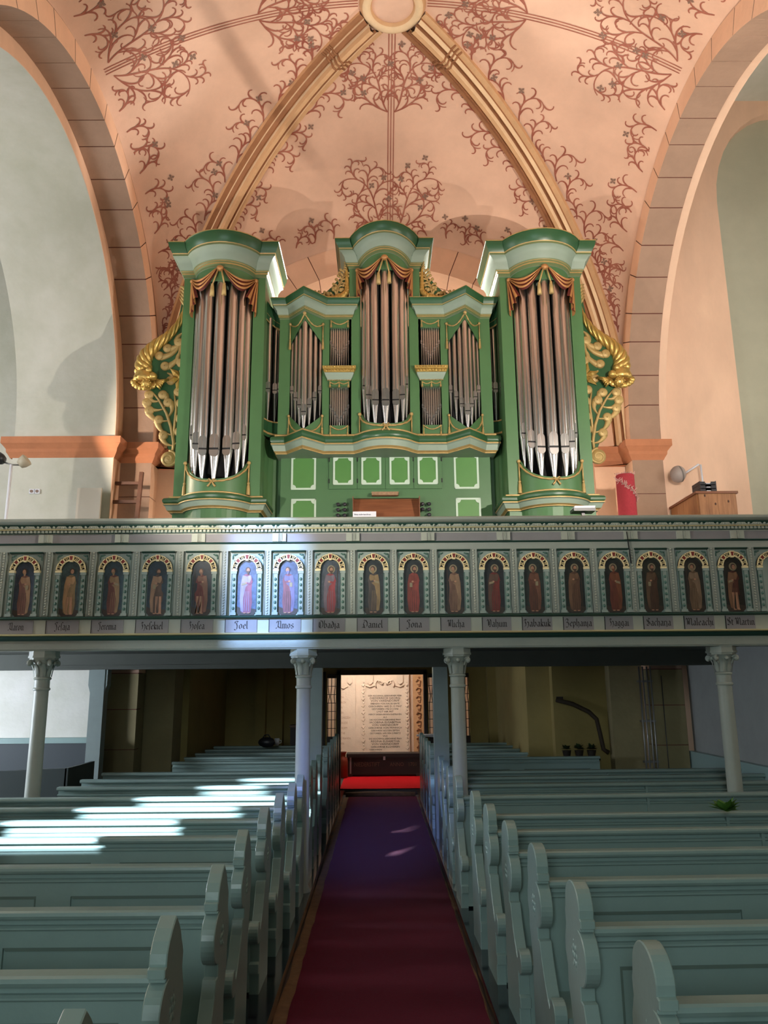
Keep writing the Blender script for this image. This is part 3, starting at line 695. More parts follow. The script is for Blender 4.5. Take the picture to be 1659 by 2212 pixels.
# blackletter alphabet drawn with a broad nib (em units, baseline 0)
def stem(x, y0, y1): return [(x-.05, y1-.07), (x, y1), (x, y0+.07), (x+.07, y0)]
GL = {
 'a': ([[(.06, .42), (.18, .5), (.3, .44), (.3, .06), (.37, 0)], [(.28, .3), (.1, .24), (.08, .08), (.18, 0), (.3, .08)]], .42),
 'b': ([[(.02, .78), (.08, .85), (.08, .08), (.2, 0), (.32, .1), (.32, .4), (.2, .5), (.08, .4)]], .42),
 'c': ([[(.3, .44), (.2, .5), (.08, .38), (.08, .1), (.18, 0), (.3, .08)]], .34),
 'd': ([[(.08, .38), (.08, .1), (.18, 0), (.32, .1), (.32, .5), (.14, .74)], [(.08, .38), (.2, .48), (.32, .4)]], .42),
 'e': ([[(.08, .22), (.3, .34), (.22, .5), (.08, .38), (.08, .1), (.18, 0), (.3, .07)]], .36),
 'g': ([[(.3, .44), (.18, .5), (.08, .4), (.08, .12), (.18, .02), (.3, .1)], [(.3, .48), (.3, -.14), (.18, -.24), (.05, -.16)]], .42),
 'h': ([[(.02, .78), (.08, .85), (.08, .07), (.14, 0)], [(.08, .4), (.22, .5), (.32, .4), (.32, .0), (.22, -.2)]], .42),
 'i': ([stem(.08, 0, .5), [(.06, .66), (.12, .72)]], .2),
 'j': ([[(.03, .43), (.08, .5), (.08, -.14), (-.02, -.24)], [(.06, .66), (.12, .72)]], .2),
 'k': ([[(.02, .78), (.08, .85), (.08, .07), (.14, 0)], [(.08, .36), (.24, .5), (.28, .38), (.1, .28), (.24, .06), (.32, 0)]], .36),
 'l': ([[(.02, .78), (.08, .85), (.08, .07), (.15, 0)]], .2),
 'm': ([stem(.08, 0, .5), [(.08, .4), (.2, .5), (.28, .42), (.28, .06), (.34, 0)], [(.28, .4), (.4, .5), (.48, .42), (.48, .06), (.55, 0)]], .6),
 'n': ([stem(.08, 0, .5), [(.08, .4), (.2, .5), (.3, .42), (.3, .06), (.37, 0)]], .42),
 'o': ([[(.08, .38), (.08, .1), (.18, 0), (.32, .1), (.32, .4), (.2, .5), (.08, .38)]], .42),
 'p': ([[(.02, .44), (.08, .5), (.08, -.24)], [(.08, .4), (.2, .5), (.32, .4), (.32, .1), (.2, 0), (.08, .06)]], .42),
 'r': ([stem(.08, 0, .5), [(.08, .38), (.2, .5), (.28, .44)]], .3),
 's': ([[(.3, .45), (.2, .5), (.08, .4), (.1, .3), (.3, .2), (.3, .08), (.18, 0), (.06, .06)]], .38),
 'ſ': ([[(.1, -.08), (.1, .72), (.2, .85), (.32, .78)], [(.02, .4), (.1, .46)]], .24),
 't': ([[(.1, .66), (.1, .08), (.18, 0), (.27, .07)], [(.02, .48), (.24, .48)]], .3),
 'u': ([[(.03, .43), (.08, .5), (.08, .1), (.18, 0), (.3, .1)], [(.24, .43), (.3, .5), (.3, .06), (.37, 0)]], .42),
 '.': ([[(.05, .02), (.11, .08)]], .16),
 'A': ([[(.04, .6), (.1, .78), (.22, .82), (.26, .6), (.22, .2), (.04, .0), (-.02, .06)], [(.3, .8), (.52, .82), (.52, .08), (.62, 0)], [(.22, .24), (.4, .04), (.52, .1)]], .66),
 'J': ([[(.1, .6), (.06, .78), (.2, .84), (.42, .8)], [(.34, .8), (.22, .6), (.3, .3), (.26, -.02), (.12, -.16), (.0, -.06)]], .44),
 'H': ([[(.02, .62), (.1, .82), (.24, .74), (.4, .84)], [(.2, .74), (.12, .5), (.22, .3), (.16, .06), (.02, .0)], [(.2, .44), (.4, .54), (.5, .4), (.48, .1), (.34, -.18)]], .58),
 'O': ([[(.28, .84), (.1, .66), (.08, .2), (.24, 0), (.48, .1), (.54, .5), (.44, .78), (.22, .8)], [(.2, .66), (.22, .14)], [(-.02, .02), (.14, .1)]], .62),
 'D': ([[(.02, .72), (.16, .84), (.4, .8), (.54, .56), (.5, .16), (.3, 0), (.06, .1)], [(.24, .72), (.12, .4), (.22, .1)], [(-.04, .02), (.1, .06)]], .62),
 'M': ([[(.04, .62), (.1, .8), (.2, .72), (.2, .1), (.04, 0)], [(.2, .68), (.34, .82), (.42, .72), (.42, .08)], [(.42, .68), (.58, .82), (.66, .7), (.66, .08), (.76, 0)], [(.3, .5), (.3, .12)]], .8),
 'N': ([[(.02, .64), (.1, .82), (.2, .72), (.2, .12), (.04, 0)], [(.2, .66), (.38, .82), (.5, .7), (.5, .2), (.4, 0), (.28, .06)], [(.3, .62), (.3, .16)]], .6),
 'Z': ([[(.06, .66), (.16, .84), (.34, .76), (.3, .52), (.12, .44), (.34, .4), (.42, .14), (.26, -.1), (.04, -.08)]], .5),
 'S': ([[(.46, .74), (.3, .84), (.1, .7), (.14, .5), (.42, .38), (.46, .14), (.26, 0), (.04, .1)], [(.3, .7), (.26, .16)]], .54),
}
def letters(txt, width):
    x = 0; segs = []
    for ch in txt:
        st_, adv = GL[ch]
        for s_ in st_:
            for a, b in zip(s_, s_[1:]): segs.append((a[0]+x, a[1], b[0]+x, b[1]))
        x += adv
    k = width/x; kz = .098
    mb = MB(); nx, nz = .056*math.cos(math.radians(38)), .056*math.sin(math.radians(38))
    for (x0, z0, x1, z1) in segs:
        q = [(x0-nx, z0-nz), (x0+nx, z0+nz), (x1+nx, z1+nz), (x1-nx, z1-nz)]
        p = [(a*k-width/2, -.0015, b*kz) for a, b in q]
        mb.add(p, [(0, 1, 2, 3)])
    return mb
for i, x in enumerate(NX):
    n = obj('niche', nb_me, par, (x, 0, 0))
    obj('hood_moulding', hood_me, n); obj('arch_tracery', tr_me, n); obj('arch_ground', dk_me, n); obj('red_arch_blocks', rd_me, n); obj('spandrel_leaf', sp_me, n)
    for sg in (1, -1): obj('niche_pilaster', pl_me, n, (sg*.141, 0, 0))
    if i < 18: obj('painted_figure', figure(i), n)
    x2 = (x+NX[i+1])/2 if i+1 < len(NX) else x+.225
    s_ = obj('panel_strip', st_me, par, (x2, 0, 0)); obj('bead_string', bd_me, s_)
s_ = obj('panel_strip', st_me, par, (-4.19, 0, 0)); obj('bead_string', bd_me, s_)
for i, nm in enumerate(NAMES):
    x0, x1 = PX[i], PX[i]+(PX[i+1]-PX[i])*.72
    p = lpart('name_plate', MB().box(x0, x1, .022, .05, 2.768, 2.912), PARV, par)
    lpart('name_plate_edge', MB().box(x0-.006, x0, .018, .05, 2.768, 2.912), BLACK, p)
    lw = {'Aaron': .17, 'Jeſaja': .17, 'Jeremia': .20, 'Heſekiel': .24, 'Hoſea': .17, 'Joel': .15, 'Amos': .195, 'Obadja': .235, 'Daniel': .225, 'Jona': .17, 'Micha': .19, 'Nahum': .225,
          'Habakuk': .295, 'Zephanja': .295, 'Haggai': .215, 'Sacharja': .275, 'Maleachi': .305, 'St.Martin': .305}[nm]
    cx = x0+(x1-x0)*.5; L = letters(nm, lw)
    L.v = [(a+cx, b+.021, c+2.808) for a, b, c in L.v]
    lpart('name_lettering', L, INK, p)

# ---- columns carrying the gallery
def column_me():
    shaft = MB().lathe([(.105, 0), (.105, .10), (.085, .14), (.080, .16), (.080, 1.0), (.076, 2.16)], n=24)
    ring = MB().lathe([(.078, 2.16), (.088, 2.165), (.092, 2.178), (.088, 2.19), (.080, 2.195)], n=24); ring2 = MB().lathe([(.080, 2.275), (.090, 2.28), (.094, 2.29), (.088, 2.302), (.078, 2.306)], n=24)
    neck = MB().lathe([(.080, 2.195), (.080, 2.275)], n=24)
    cap = MB().lathe([(.078, 2.304), (.080, 2.36), (.092, 2.43), (.115, 2.48), (.12, 2.50)], n=24)
    for k in range(8):                      # upright leaves
        a = 2*PI*k/8+PI/8; rad = Vector((math.cos(a), math.sin(a), 0)); tn = Vector((-math.sin(a), math.cos(a), 0))
        vs_ = []
        for q, (r, z, w_) in enumerate([(.083, 2.308, .020), (.089, 2.35, .030), (.099, 2.40, .027), (.118, 2.44, .018), (.134, 2.445, .006)]):
            for j, dr in ((-1, 0), (0, .010), (1, 0)): vs_.append(rad*(r+dr)+tn*w_*j+Vector((0, 0, z)))
        cap.add(vs_, [(3*i+j, 3*i+j+1, 3*i+j+4, 3*i+j+3) for i in range(4) for j in range(2)], 0, True)
    for k in range(4):                      # corner volutes and the middle knobs
        a = PI/4+PI/2*k; c = Vector((math.cos(a)*.150, math.sin(a)*.150, 2.452)); tn = Vector((-math.sin(a), math.cos(a), 0)); rad = Vector((math.cos(a), math.sin(a), 0))
        cap.tube([c+rad*(r*math.cos(t))+Vector((0, 0, r*math.sin(t))) for t, r in [(PI*.9-i*.55, .034*(1-i/14)) for i in range(13)]], [.016]*13, 6)
        cap.ball(tuple(c), .026, 10, 6)
        b_ = PI/2*k; cap.ball((math.cos(b_)*.118, math.sin(b_)*.118, 2.455), .024, 8, 6)
        cap.tube([rad*.10+Vector((0, 0, 2.40)), rad*.125+Vector((0, 0, 2.45)), rad*.15+Vector((0, 0, 2.487))], .012, 5)
    ab = MB()
    for r, z0, z1 in ((.150, 2.492, 2.512), (.165, 2.512, 2.535), (.158, 2.535, 2.585)): ab.prism([(r*math.cos(a), r*math.sin(a)) for a in [PI/8+PI/4*k for k in range(8)]], z0, z1, 'z')
    return [('shaft', shaft), ('neck', neck), ('astragal', ring), ('astragal', ring2), ('capital', cap), ('abacus', ab)]
CME = [(n, m.mesh(n, PAR, 40)) for n, m in column_me()]
for x, lab in ((-3.72, 'slender grey column with scrolled capital, outer left one before the white wall'), (-.84, 'slender grey column with scrolled capital, directly left of the aisle carpet'),
               (.86, 'slender grey column with scrolled capital, directly right of the aisle carpet'), (3.815, 'slender grey column with scrolled capital, outer right one before the dark corner')):
    c = thing('gallery_column', lab, 'column', (x, 8.70, .0), 0, 'columns under the gallery front')
    for n, me in CME: obj(n, me, c)
# ---- posts and beams under the gallery
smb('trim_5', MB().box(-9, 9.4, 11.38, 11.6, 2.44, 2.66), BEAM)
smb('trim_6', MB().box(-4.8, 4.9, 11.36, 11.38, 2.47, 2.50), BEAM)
POSTM = M('post_blue_grey_paint', '#7E8C88', .5, var=.08, vscale=4)
def post(x, w_, lab, brace=True):
    t = thing('timber_post', lab, 'post', (x, 11.5, .10), 0, 'timber posts under the gallery')
    MB().box(-w_/2, w_/2, -.09, .09, 0, 2.36).build('post_shaft', POSTM, t)
    if brace:
        for s_ in (1, -1): MB().prism([(s_*w_/2, 2.0), (s_*(w_/2+.035), 2.12), (s_*(w_/2+.035), 2.338), (s_*w_/2, 2.338)], -.08, .08, 'y').build('post_head', POSTM, t)
post(-.92, .17, 'square blue-grey timber post right behind the inner left column', False)
post(.88, .21, 'square blue-grey timber post right behind the inner right column', False)
post(-4.08, .20, 'square grey timber post with widened head beside the white wall')
# ================================================================ ORGAN
XO = .08
org = thing('pipe_organ', 'green baroque church organ with gilded drapes, cornucopias and tin pipes on the gallery', 'organ', (XO, 10.3, 2.92))
OZ = -2.92
def op(name, mb, m, parent=None, angle=None, x=0, y=0):
    mb.v = [(a+x, b+y, c+OZ) for a, b, c in mb.v] if (parent is None or parent is org) else mb.v
    return mb.build(name, m, org if parent is None else parent, angle)
def sub(name, mb, m, parent, angle=None, x=0, y=0, dz=OZ):
    mb.v = [(a+x, b+y, c+dz) for a, b, c in mb.v]; return mb.build(name, m, parent, angle)
def bulge_path(hw, ow, bulge, back, n=16, y=0):
    p = [(-hw, y+back), (-hw, y), (-ow, y)]
    R = (ow*ow+bulge*bulge)/(2*bulge); a = math.asin(ow/R)
    p += [(R*math.sin(-a+2*a*i/n), y-(R*math.cos(-a+2*a*i/n)-(R-bulge))) for i in range(1, n)]
    return p+[(ow, y), (hw, y), (hw, y+back)]
def arc_pt(ow, bulge, s, off=0):
    R = (ow*ow+bulge*bulge)/(2*bulge); a = math.asin(ow/R)*s
    return (R+off)*math.sin(a), -((R+off)*math.cos(a)-(R-bulge))
CORN_P = [(0, 0), (.012, .0), (.012, .035), (.030, .045), (.030, .068), (.045, .078), (.045, .092), (.055, .105), (.075, .20), (.115, .265), (.150, .285), (.150, .315), (.158, .325), (.175, .36), (.20, .415), (.205, .47), (.215, .475), (.215, .49), (0, .50)]
CORN_M = [0, 2, 2, 1, 2, 1, 2, 0, 0, 0, 2, 1, 3, 3, 3, 3, 1, 1]
OM = [PGRN, GOLDM, M('organ_olive_line_paint', '#667650', .45), DGRN]
def cornice(name, path, z, h, parent=None, x=0, y=0, rise=None, ov=1.0, prof=CORN_P, pm=CORN_M, ref=.5):
    k = h/ref
    return op(name, MB().sweep(path, [(o*ov, z+zz*k) for o, zz in prof], pm, rise=rise), OM, parent, 30, x, y)
BASE_P = [(0, .24), (.03, .235), (.05, .225), (.05, .21), (.065, .205), (.10, .19), (.115, .165), (.11, .135), (.095, .12), (.105, .115), (.105, .10), (.085, .09), (.06, .03), (.03, .012), (.03, 0), (0, 0)]
BASE_M = [0, 1, 1, 3, 3, 3, 3, 3, 1, 1, 0, 0, 1, 1, 0]
# ---- pipes
def pipe(parent, x, y, z_tip, foot, z_top, r, face=0, open_top=True):
    mb = MB().lathe([(r*.22, z_tip), (r*.34, z_tip+foot*.15), (r*.99, z_tip+foot*.97), (r, z_tip+foot), (r, z_top-.005), (r*.97, z_top), (r*.8, z_top)], n=22)
    mb.v = [(a, b, c) for a, b, c in mb.v]
    p = mb.build('pipe', PIPE, org, 40, (x, y, OZ)); 
    c, s = math.cos(face), math.sin(face)
    zc = z_tip+foot; d0, d1 = -r*.70, -r*1.01
    def rot(m):
        m.v = [(a*c-b*s, a*s+b*c, z) for a, b, z in m.v]; return m
    wdt = .80*r
    up = [(-wdt, zc+.30*r), (wdt, zc+.30*r), (wdt, zc+2.1*r)]+[(wdt*math.cos(t), zc+2.1*r+.9*r*math.sin(t)) for t in [PI*i/10 for i in range(1, 10)]]+[(-wdt, zc+2.1*r)]
    lo = [(-wdt, zc-.02*r), (-wdt, zc-.55*r)]+[(-wdt*math.cos(t), zc-.55*r-.75*r*math.sin(t)) for t in [PI*i/10 for i in range(1, 10)]]+[(wdt, zc-.55*r), (wdt, zc-.02*r)]
    m = MB().prism(up, d0, d1*.97, 'y', 0); m.prism(lo, d0, d1*.99, 'y', 0)
    rot(m).build('pipe_mouth', MOUTH, p)
    rot(MB().box(-wdt*.98, wdt*.98, d1*1.0, d0, zc-.04*r, zc+.32*r)).build('pipe_slot', BLACK, p)
    return p
def tassel(mb, x, y, z, L, r=.02, mi=0):
    mb.tube([(x, y, z), (x, y, z-L*.62)], r*.45, 6, mi)
    mb.ball((x, y, z-L*.64), r*.85, 8, 6, mi)
    mb.lathe([(r*.5, -L*.66), (r*.85, -L*.72), (r*1.15, -L)], (x, y, z), 8, mi)
    mb.lathe([(r*1.15, -L), (.001, -L*.99)], (x, y, z), 8, mi)
def rope(mb, fn, n=40, r=.013, mi=0): mb.tube([fn(i/n) for i in range(n+1)], r, 8, mi, twist=(1.1, .28, 2))
# ---- bulging towers
def tower(tx, ty, hw, ow, bulge, zb, zdrum0, zdrum1, scoop, zc0, zc1, depth, radii, lift, foots, tag_, base=True, crise=0, base_z=None):
    path = bulge_path(hw, ow, bulge, depth); n = len(path)
    rise = None
    if crise: rise = [crise*max(0, 1-(abs(p[0])/ow)**2) if p[1] < -1e-6 else 0 for p in path]
    # flanks
    for s_ in (1, -1):
        x0, x1 = sorted((s_*ow, s_*hw))
        op('tower_stile', MB().box(x0, x1, 0, .10, zb, zc0+.02), GRN, None, None, tx, ty)
        op('tower_side', MB().box(*(sorted((s_*hw, s_*(hw-.03)))), .10, depth, zb, zc0+.02), GRN, None, None, tx, ty)
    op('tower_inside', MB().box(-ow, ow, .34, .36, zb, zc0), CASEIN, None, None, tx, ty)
    # drum with scooped upper edge
    N = 28; outer, mb = [], MB(); vs_ = []
    for i in range(N+1):
        s_ = -1+2*i/N
        zt = zdrum1+scoop*abs(s_)**2.2
        xa, ya = arc_pt(ow, bulge, s_); xb, yb = arc_pt(ow, bulge, s_, -.03)
        vs_ += [(xa, ya, zdrum0), (xa, ya, zt), (xb, yb, zt), (xb, yb, zdrum0)]
    mb.add(vs_, [(4*i+k, 4*i+4+k, 4*i+4+(k+1) % 4, 4*i+(k+1) % 4) for i in range(N) for k in range(4)], 0, True)
    drum = op('tower_drum', mb, GRN, None, 40, tx, ty)
    # crown board under the cornice
    mb = MB(); vs_ = []; zf = zc0-(.20 if base else .17)
    for i in range(N+1):
        s_ = -1+2*i/N; xa, ya = arc_pt(ow, bulge, s_); xb, yb = arc_pt(ow, bulge, s_, -.03); rr = crise*(1-s_*s_)
        z_ = zf+.05*(abs(s_))**2
        vs_ += [(xa, ya, z_), (xa, ya, zc0+.03+rr), (xb, yb, zc0+.03+rr), (xb, yb, z_)]
    mb.add(vs_, [(4*i+k, 4*i+4+k, 4*i+4+(k+1) % 4, 4*i+(k+1) % 4) for i in range(N) for k in range(4)], 0, True)
    op('crown_board', mb, GRN, None, 40, tx, ty)
    cornice('tower_cornice', path, zc0, zc1-zc0, None, tx, ty, rise)
    if base:
        op('tower_base_moulding', MB().sweep(path, [(o, zdrum0-.235+z) for o, z in BASE_P], BASE_M), OM, None, 30, tx, ty)
        op('tower_foot', MB().prism(bulge_path(hw, ow, bulge, depth)[::-1], 2.92, zdrum0-.22, 'z'), GRN, None, None, tx, ty)
    # rope garland with bow and tassels
    g = MB()
    def fn(t):
        s_ = (-1+2*t)*1.02; x_, y_ = arc_pt(ow, bulge, max(-1, min(1, s_)), .012)
        return (x_, y_, zdrum1-.035+scoop*min(1, abs(s_))**2.2)
    rope(g, fn, 60)
    c = fn(.5)
    for s_ in (1, -1):
        g.tube([(c[0], c[1]-.01, c[2]), (c[0]+s_*.035, c[1]-.018, c[2]+.03), (c[0]+s_*.062, c[1]-.01, c[2]+.012), (c[0]+s_*.03, c[1]-.014, c[2]-.005)], .010, 6)
        g.tube([(c[0], c[1]-.012, c[2]), (c[0]+s_*.03, c[1]-.014, c[2]-.05), (c[0]+s_*.052, c[1]-.01, c[2]-.075)], [.010, .012, .016], 6)
        e_ = (s_*(ow+.015), -.025, zdrum1+scoop*.97)
        g.ball(e_, .028, 10, 8); tassel(g, e_[0], e_[1], e_[2], .46, .026)
    sub('rope_garland', g, GOLDM, drum, None, tx, ty)
    # carved drapery
    dr = MB(); zt = zc0-.015+crise*.3
    def dpt(s_, z, off=.03):
        x_, y_ = arc_pt(ow, bulge, max(-1, min(1, s_)), off); return Vector((x_, y_, z))
    def strip(f0, f1, rows, n=16):
        # folded cloth between two curves; rows of ridges with dark folds between
        for r_ in range(rows):
            q0, q1 = r_/rows, (r_+1)/rows; vs_ = []
            for i in range(n+1):
                t = i/n
                for q, o in ((q0, .0), (q0+(q1-q0)*.15, .035), (q0+(q1-q0)*.5, .055), (q0+(q1-q0)*.80, .04), (q0+(q1-q0)*.86, .005), (q1, .0)):
                    a, b = f0(t), f1(t); s_ = a[0]+(b[0]-a[0])*q; z = a[1]+(b[1]-a[1])*q
                    vs_.append(dpt(s_, z, .02+o))
            mi = [0, 0, 0, 1, 1 if q1 > .99 else 0]*n
            dr.add(vs_, [(6*i+k, 6*i+6+k, 6*i+7+k, 6*i+1+k) for i in range(n) for k in range(5)], mi, True)
    H = ow*1.0
    for s_ in (1, -1):
        strip(lambda t: (s_*(.05+.83*t), zt-.015-.03*t-.10*math.sin(PI*t)), lambda t: (s_*(.08+.80*t), zt-.05-.05*t-.24*math.sin(PI*t)), 3)
        zl = zt-.62 if base else zt-.56
        # hanging tail at the side
        strip(lambda t: (s_*(1.0), zt-.07-t*(zt-.07-zl)), lambda t: (s_*(.90-.26*t), zt-.09-t*(zt-.09-zl-.24)), 3, 10)
        dr.ball(tuple(dpt(s_*.93, zt-.065, .05)), .035, 10, 8, 0, (1.2, 1, 1))
    dr.ball(tuple(dpt(0, zt-.03, .05)), .045, 10, 8, 0, (1.2, 1, 1))
    op('carved_drapery', dr, [COPPER, DRED], None, None, tx, ty)
    ts = MB()
    for s_, L in ((-1, .42), (1, .40)):
        p0 = dpt(s_*.03, zt-.04, .07); p1 = dpt(s_*.13-.02, zt-.04-L*.6, .07); ts.tube([p0, p1], .011, 6)
        ts.ball(tuple(p1), .02, 8, 6); ts.lathe([(.014, 0), (.024, -.03), (.034, -.17), (.001, -.168)], tuple(p1), 10)
    op('drape_tassel', ts, GOLDM, None, None, tx, ty)
    # pipes standing on the scoop
    m = len(radii)
    for i, r in enumerate(radii):
        s_ = [-.91, -.66, -.365, 0, .365, .66, .91][i]
        x_, y_ = arc_pt(ow, bulge, s_, -.012-r*.8)
        zt_ = zdrum1+scoop*abs(s_)**2.2-.06
        pipe(org, tx+x_, ty+y_+.02, zt_, foots[i], zc0-.12, r, -0.5*math.atan2(x_, .8))
    return drum
R7 = [.056, .062, .068, .076, .068, .062, .056]
F7 = [.50, .47, .46, .48, .46, .47, .50]
for s_ in (-1, 1):
    tower(s_*2.315, 0, .595, .425, .31, 4.6, 4.74, 4.91, .31, 8.045, 8.535, .85, R7, 0, F7, s_)
R7c = [.047, .052, .058, .064, .058, .052, .047]; F7c = [.52, .44, .40, .41, .40, .44, .54]
tower(.03, .30, .53, .36, .30, 5.5, 5.72, 5.79, .24, 8.36, 8.77, .8, R7c, 0, F7c, 0, base=False, crise=.10)

# ---- middle case: V-shaped prows, flat fields, one running cornice and ledge
MY = .30
def ledge_path():
    p = []
    L = [(-1.545, .75), (-1.545, 0), (-1.39, 0), (-1.14, -.28), (-.87, 0), (-.42, 0)]
    for i in range(1, 12):
        a = -1+2*i/12; x_, y_ = arc_pt(.40, .27, a); p.append((x_+.03, y_))
    R = [(.48, 0), (.93, 0), (1.20, -.28), (1.45, 0), (1.605, 0), (1.605, .75)]
    return L+p+R
op('ledge_moulding', MB().sweep(ledge_path(), [(o*.9-.02, 5.43+z*1.28) for o, z in BASE_P], BASE_M), OM, None, 30, 0, MY)
def mid(s_):
    X = lambda a: s_*a+.03
    def pth(xs): 
        q = [(X(a), b) for a, b in xs]
        return q if s_ < 0 else q[::-1]
    # order from outer to inner; for the left side outer is leftmost
    xs = [(1.565, .7), (1.565, 0), (1.42, 0), (1.17, -.28), (.90, 0), (.50, 0), (.50, .2)]
    path = [( -a if s_ < 0 else a, b) for a, b in xs]; path = [(a+.03, b) for a, b in path]
    if s_ > 0: path = path[::-1]
    k = [(o*.62, z*.6) for o, z in CORN_P]
    op('mid_cornice', MB().sweep(path, [(o, 7.535+z) for o, z in k], CORN_M), OM, None, 30, 0, MY)
    pilz = (5.70, 7.56)
    def bx(name, a0, a1, y0, y1, z0, z1, m=GRN, mb=None):
        x0, x1 = sorted((X(a0), X(a1))); b_ = (mb or MB()).box(x0, x1, y0, y1, z0, z1)
        return op(name, b_, m, None, None, 0, MY) if mb is None else b_
    bx('case_stile', 1.40, 1.565, 0, .05, *pilz); bx('case_stile', .925, .825, 0, .05, *pilz) ; bx('case_stile', .53, .50, 0, .05, *pilz)
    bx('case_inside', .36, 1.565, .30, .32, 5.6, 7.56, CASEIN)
    # prow faces: board with a lozenge-like opening (inverted V above, V below)
    ax = 1.17; xo_, xi_ = 1.405, .92
    zt0, ztA, zb0, zbA = 7.13, 7.42, 6.02, 5.72
    up = MB(); lo = MB()
    for (xa, xb) in ((xo_, ax), (xi_, ax)):
        for mb_, quad in ((up, [(xa, 0, 7.56), (xb, -.26, 7.56), (xb, -.26, ztA), (xa, 0, zt0)]), (lo, [(xa, 0, 5.66), (xb, -.26, 5.66), (xb, -.26, zbA), (xa, 0, zb0)])):
            f = [(X(a), b, c) for a, b, c in quad]; g = [(a, b+.03, c) for a, b, c in f]
            mb_.add(f+g, [(0, 1, 2, 3), (7, 6, 5, 4), (0, 4, 5, 1), (1, 5, 6, 2), (2, 6, 7, 3), (3, 7, 4, 0)])
    u_ = op('prow_upper_board', up, GRN, None, None, 0, MY); l_ = op('prow_lower_board', lo, GRN, None, None, 0, MY)
    g = MB(); 
    def yat(a): return -.26*(1-abs(a-ax)/(.235 if a > ax else .25))
    top = 7.49
    for a0 in (xo_, xi_):
        rope(g, lambda t: (X(ax+(a0-ax)*t), yat(ax+(a0-ax)*t)-.015, top+(-.05*t-.10*math.sin(PI*t))), 30, .010)
        e_ = (X(a0), -.03, top-.05); g.ball(e_, .022, 8, 6); tassel(g, e_[0], e_[1], e_[2], .40, .018)
    g.ball((X(ax), -.285, top), .028, 8, 6)
    sub('rope_garland', g, GOLDM, u_, None, 0, MY)
    g = MB()
    for a0 in (xo_, xi_):
        rope(g, lambda t: (X(ax+(a0-ax)*t), yat(ax+(a0-ax)*t)-.015, 5.705+.30*(1-math.sqrt(max(0, 1-t**2.2)))), 30, .010)
        e_ = (X(a0), -.03, 6.0); g.ball(e_, .022, 8, 6); tassel(g, e_[0], e_[1], e_[2], .30, .018)
    sub('rope_garland', g, GOLDM, l_, None, 0, MY)
    rr = [.030, .034, .036, .042, .036, .034, .030]
    for i, a in enumerate([1.37, 1.305, 1.24, ax, 1.10, 1.03, .96]):
        y_ = yat(a)+.07; f = abs(i-3)
        pipe(org, X(a), MY+y_, zbA-.03+.10*f, .30+.035*f, 7.42-.07*f, rr[i])
    # flat fields with small pipes
    xa, xb = .74, .425
    bx('field_board', .83, .52, .0, .04, 7.40, 7.56); bx('field_board', .83, .52, 0, .04, 5.66, 5.865)
    for z0, z1, lw in ((6.76, 7.42, 9), (5.85, 6.47, 9)):
        for i in range(9):
            a = .805-.26*i/8; f = abs(i-4)
            pipe(org, X(a), MY+.055, z0-.01, (.10+.055*f) if z0 < 6.5 else (.20+.055*f), z1+.02, .0150)
    # little console between the two fields
    pth_ = [(X(.845), .1), (X(.845), -.02), (X(.505), -.02), (X(.505), .1)]
    if s_ > 0: pth_ = pth_[::-1]
    cs = op('console_bracket', MB().box(*sorted((X(.83), X(.52))), -.02, .10, 6.46, 6.70).sweep(pth_, [(.0, 6.55), (.004, 6.56), (.01, 6.58), (.035, 6.63), (.045, 6.66), (0, 6.67)], 1), [GRN, PGRN], None, None, 0, MY)
    gd = MB().sweep(pth_, [(0, 6.66), (.05, 6.665), (.055, 6.70), (.07, 6.71), (.075, 6.755), (0, 6.765)], 0)
    for i in range(10):
        xx = X(.88-.41*i/9); gd.ball((xx, -.085, 6.685), .016, 6, 4, 0, (1, .8, 1.1)); gd.ball((xx, -.098, 6.735), .014, 6, 4, 0, (1.2, .8, 1.1))
    sub('gilt_egg_moulding', gd, GOLD, cs, None, 0, MY)
    gg = MB()
    for i in range(15): gg.ball((X(.84-.33*i/14), -.045, 6.545), .010, 6, 4)
    rope(gg, lambda t: (X(.81-.27*t), -.035, 6.52-.03*abs(math.sin(2*PI*t))), 40, .007)
    for a in (.81, .675, .54): tassel(gg, X(a), -.036, 6.525, .085, .015)
    sub('rope_garland', gg, GOLDM, cs, None, 0, MY)
    for zt, L in ((7.50, .10), (5.85, .16)):
        gg = MB(); rope(gg, lambda t: (X(.80-.25*t), -.015, zt-.055*math.sin(PI*t)), 30, .008)
        for a in (.80, .55): gg.ball((X(a), -.015, zt), .014, 6, 5); tassel(gg, X(a), -.018, zt, L, .015)
        op('field_garland', gg, GOLDM, None, None, 0, MY)
    # concave wing between the tower and the prow
    wp = [(1.76, -.12), (1.71, .02), (1.65, .11), (1.59, .15), (1.53, .16)]
    def wall(z0a, z0b, z1a, z1b, dy, m, name, th=.03):
        mb_ = MB(); vs_ = []; n = len(wp)
        for i, (a, b) in enumerate(wp):
            t = i/(n-1); za, zb_ = z0a+(z0b-z0a)*t, z1a+(z1b-z1a)*t
            vs_ += [(X(a), b+dy, za), (X(a), b+dy, zb_), (X(a), b+dy+th, zb_), (X(a), b+dy+th, za)]
        mb_.add(vs_, [(4*i+k, 4*i+4+k, 4*i+4+(k+1) % 4, 4*i+(k+1) % 4) for i in range(n-1) for k in range(4)], 0)
        return op(name, mb_, m, None, None, 0, MY)
    wall(7.50, 7.43, 7.80, 7.66, 0, DGRN, 'wing_upper_board'); wall(7.485, 7.415, 7.505, 7.435, -.015, GOLDM, 'wing_gilt_edge'); wall(7.60, 7.51, 7.607, 7.517, -.006, GOLDM, 'wing_gilt_edge', .02)
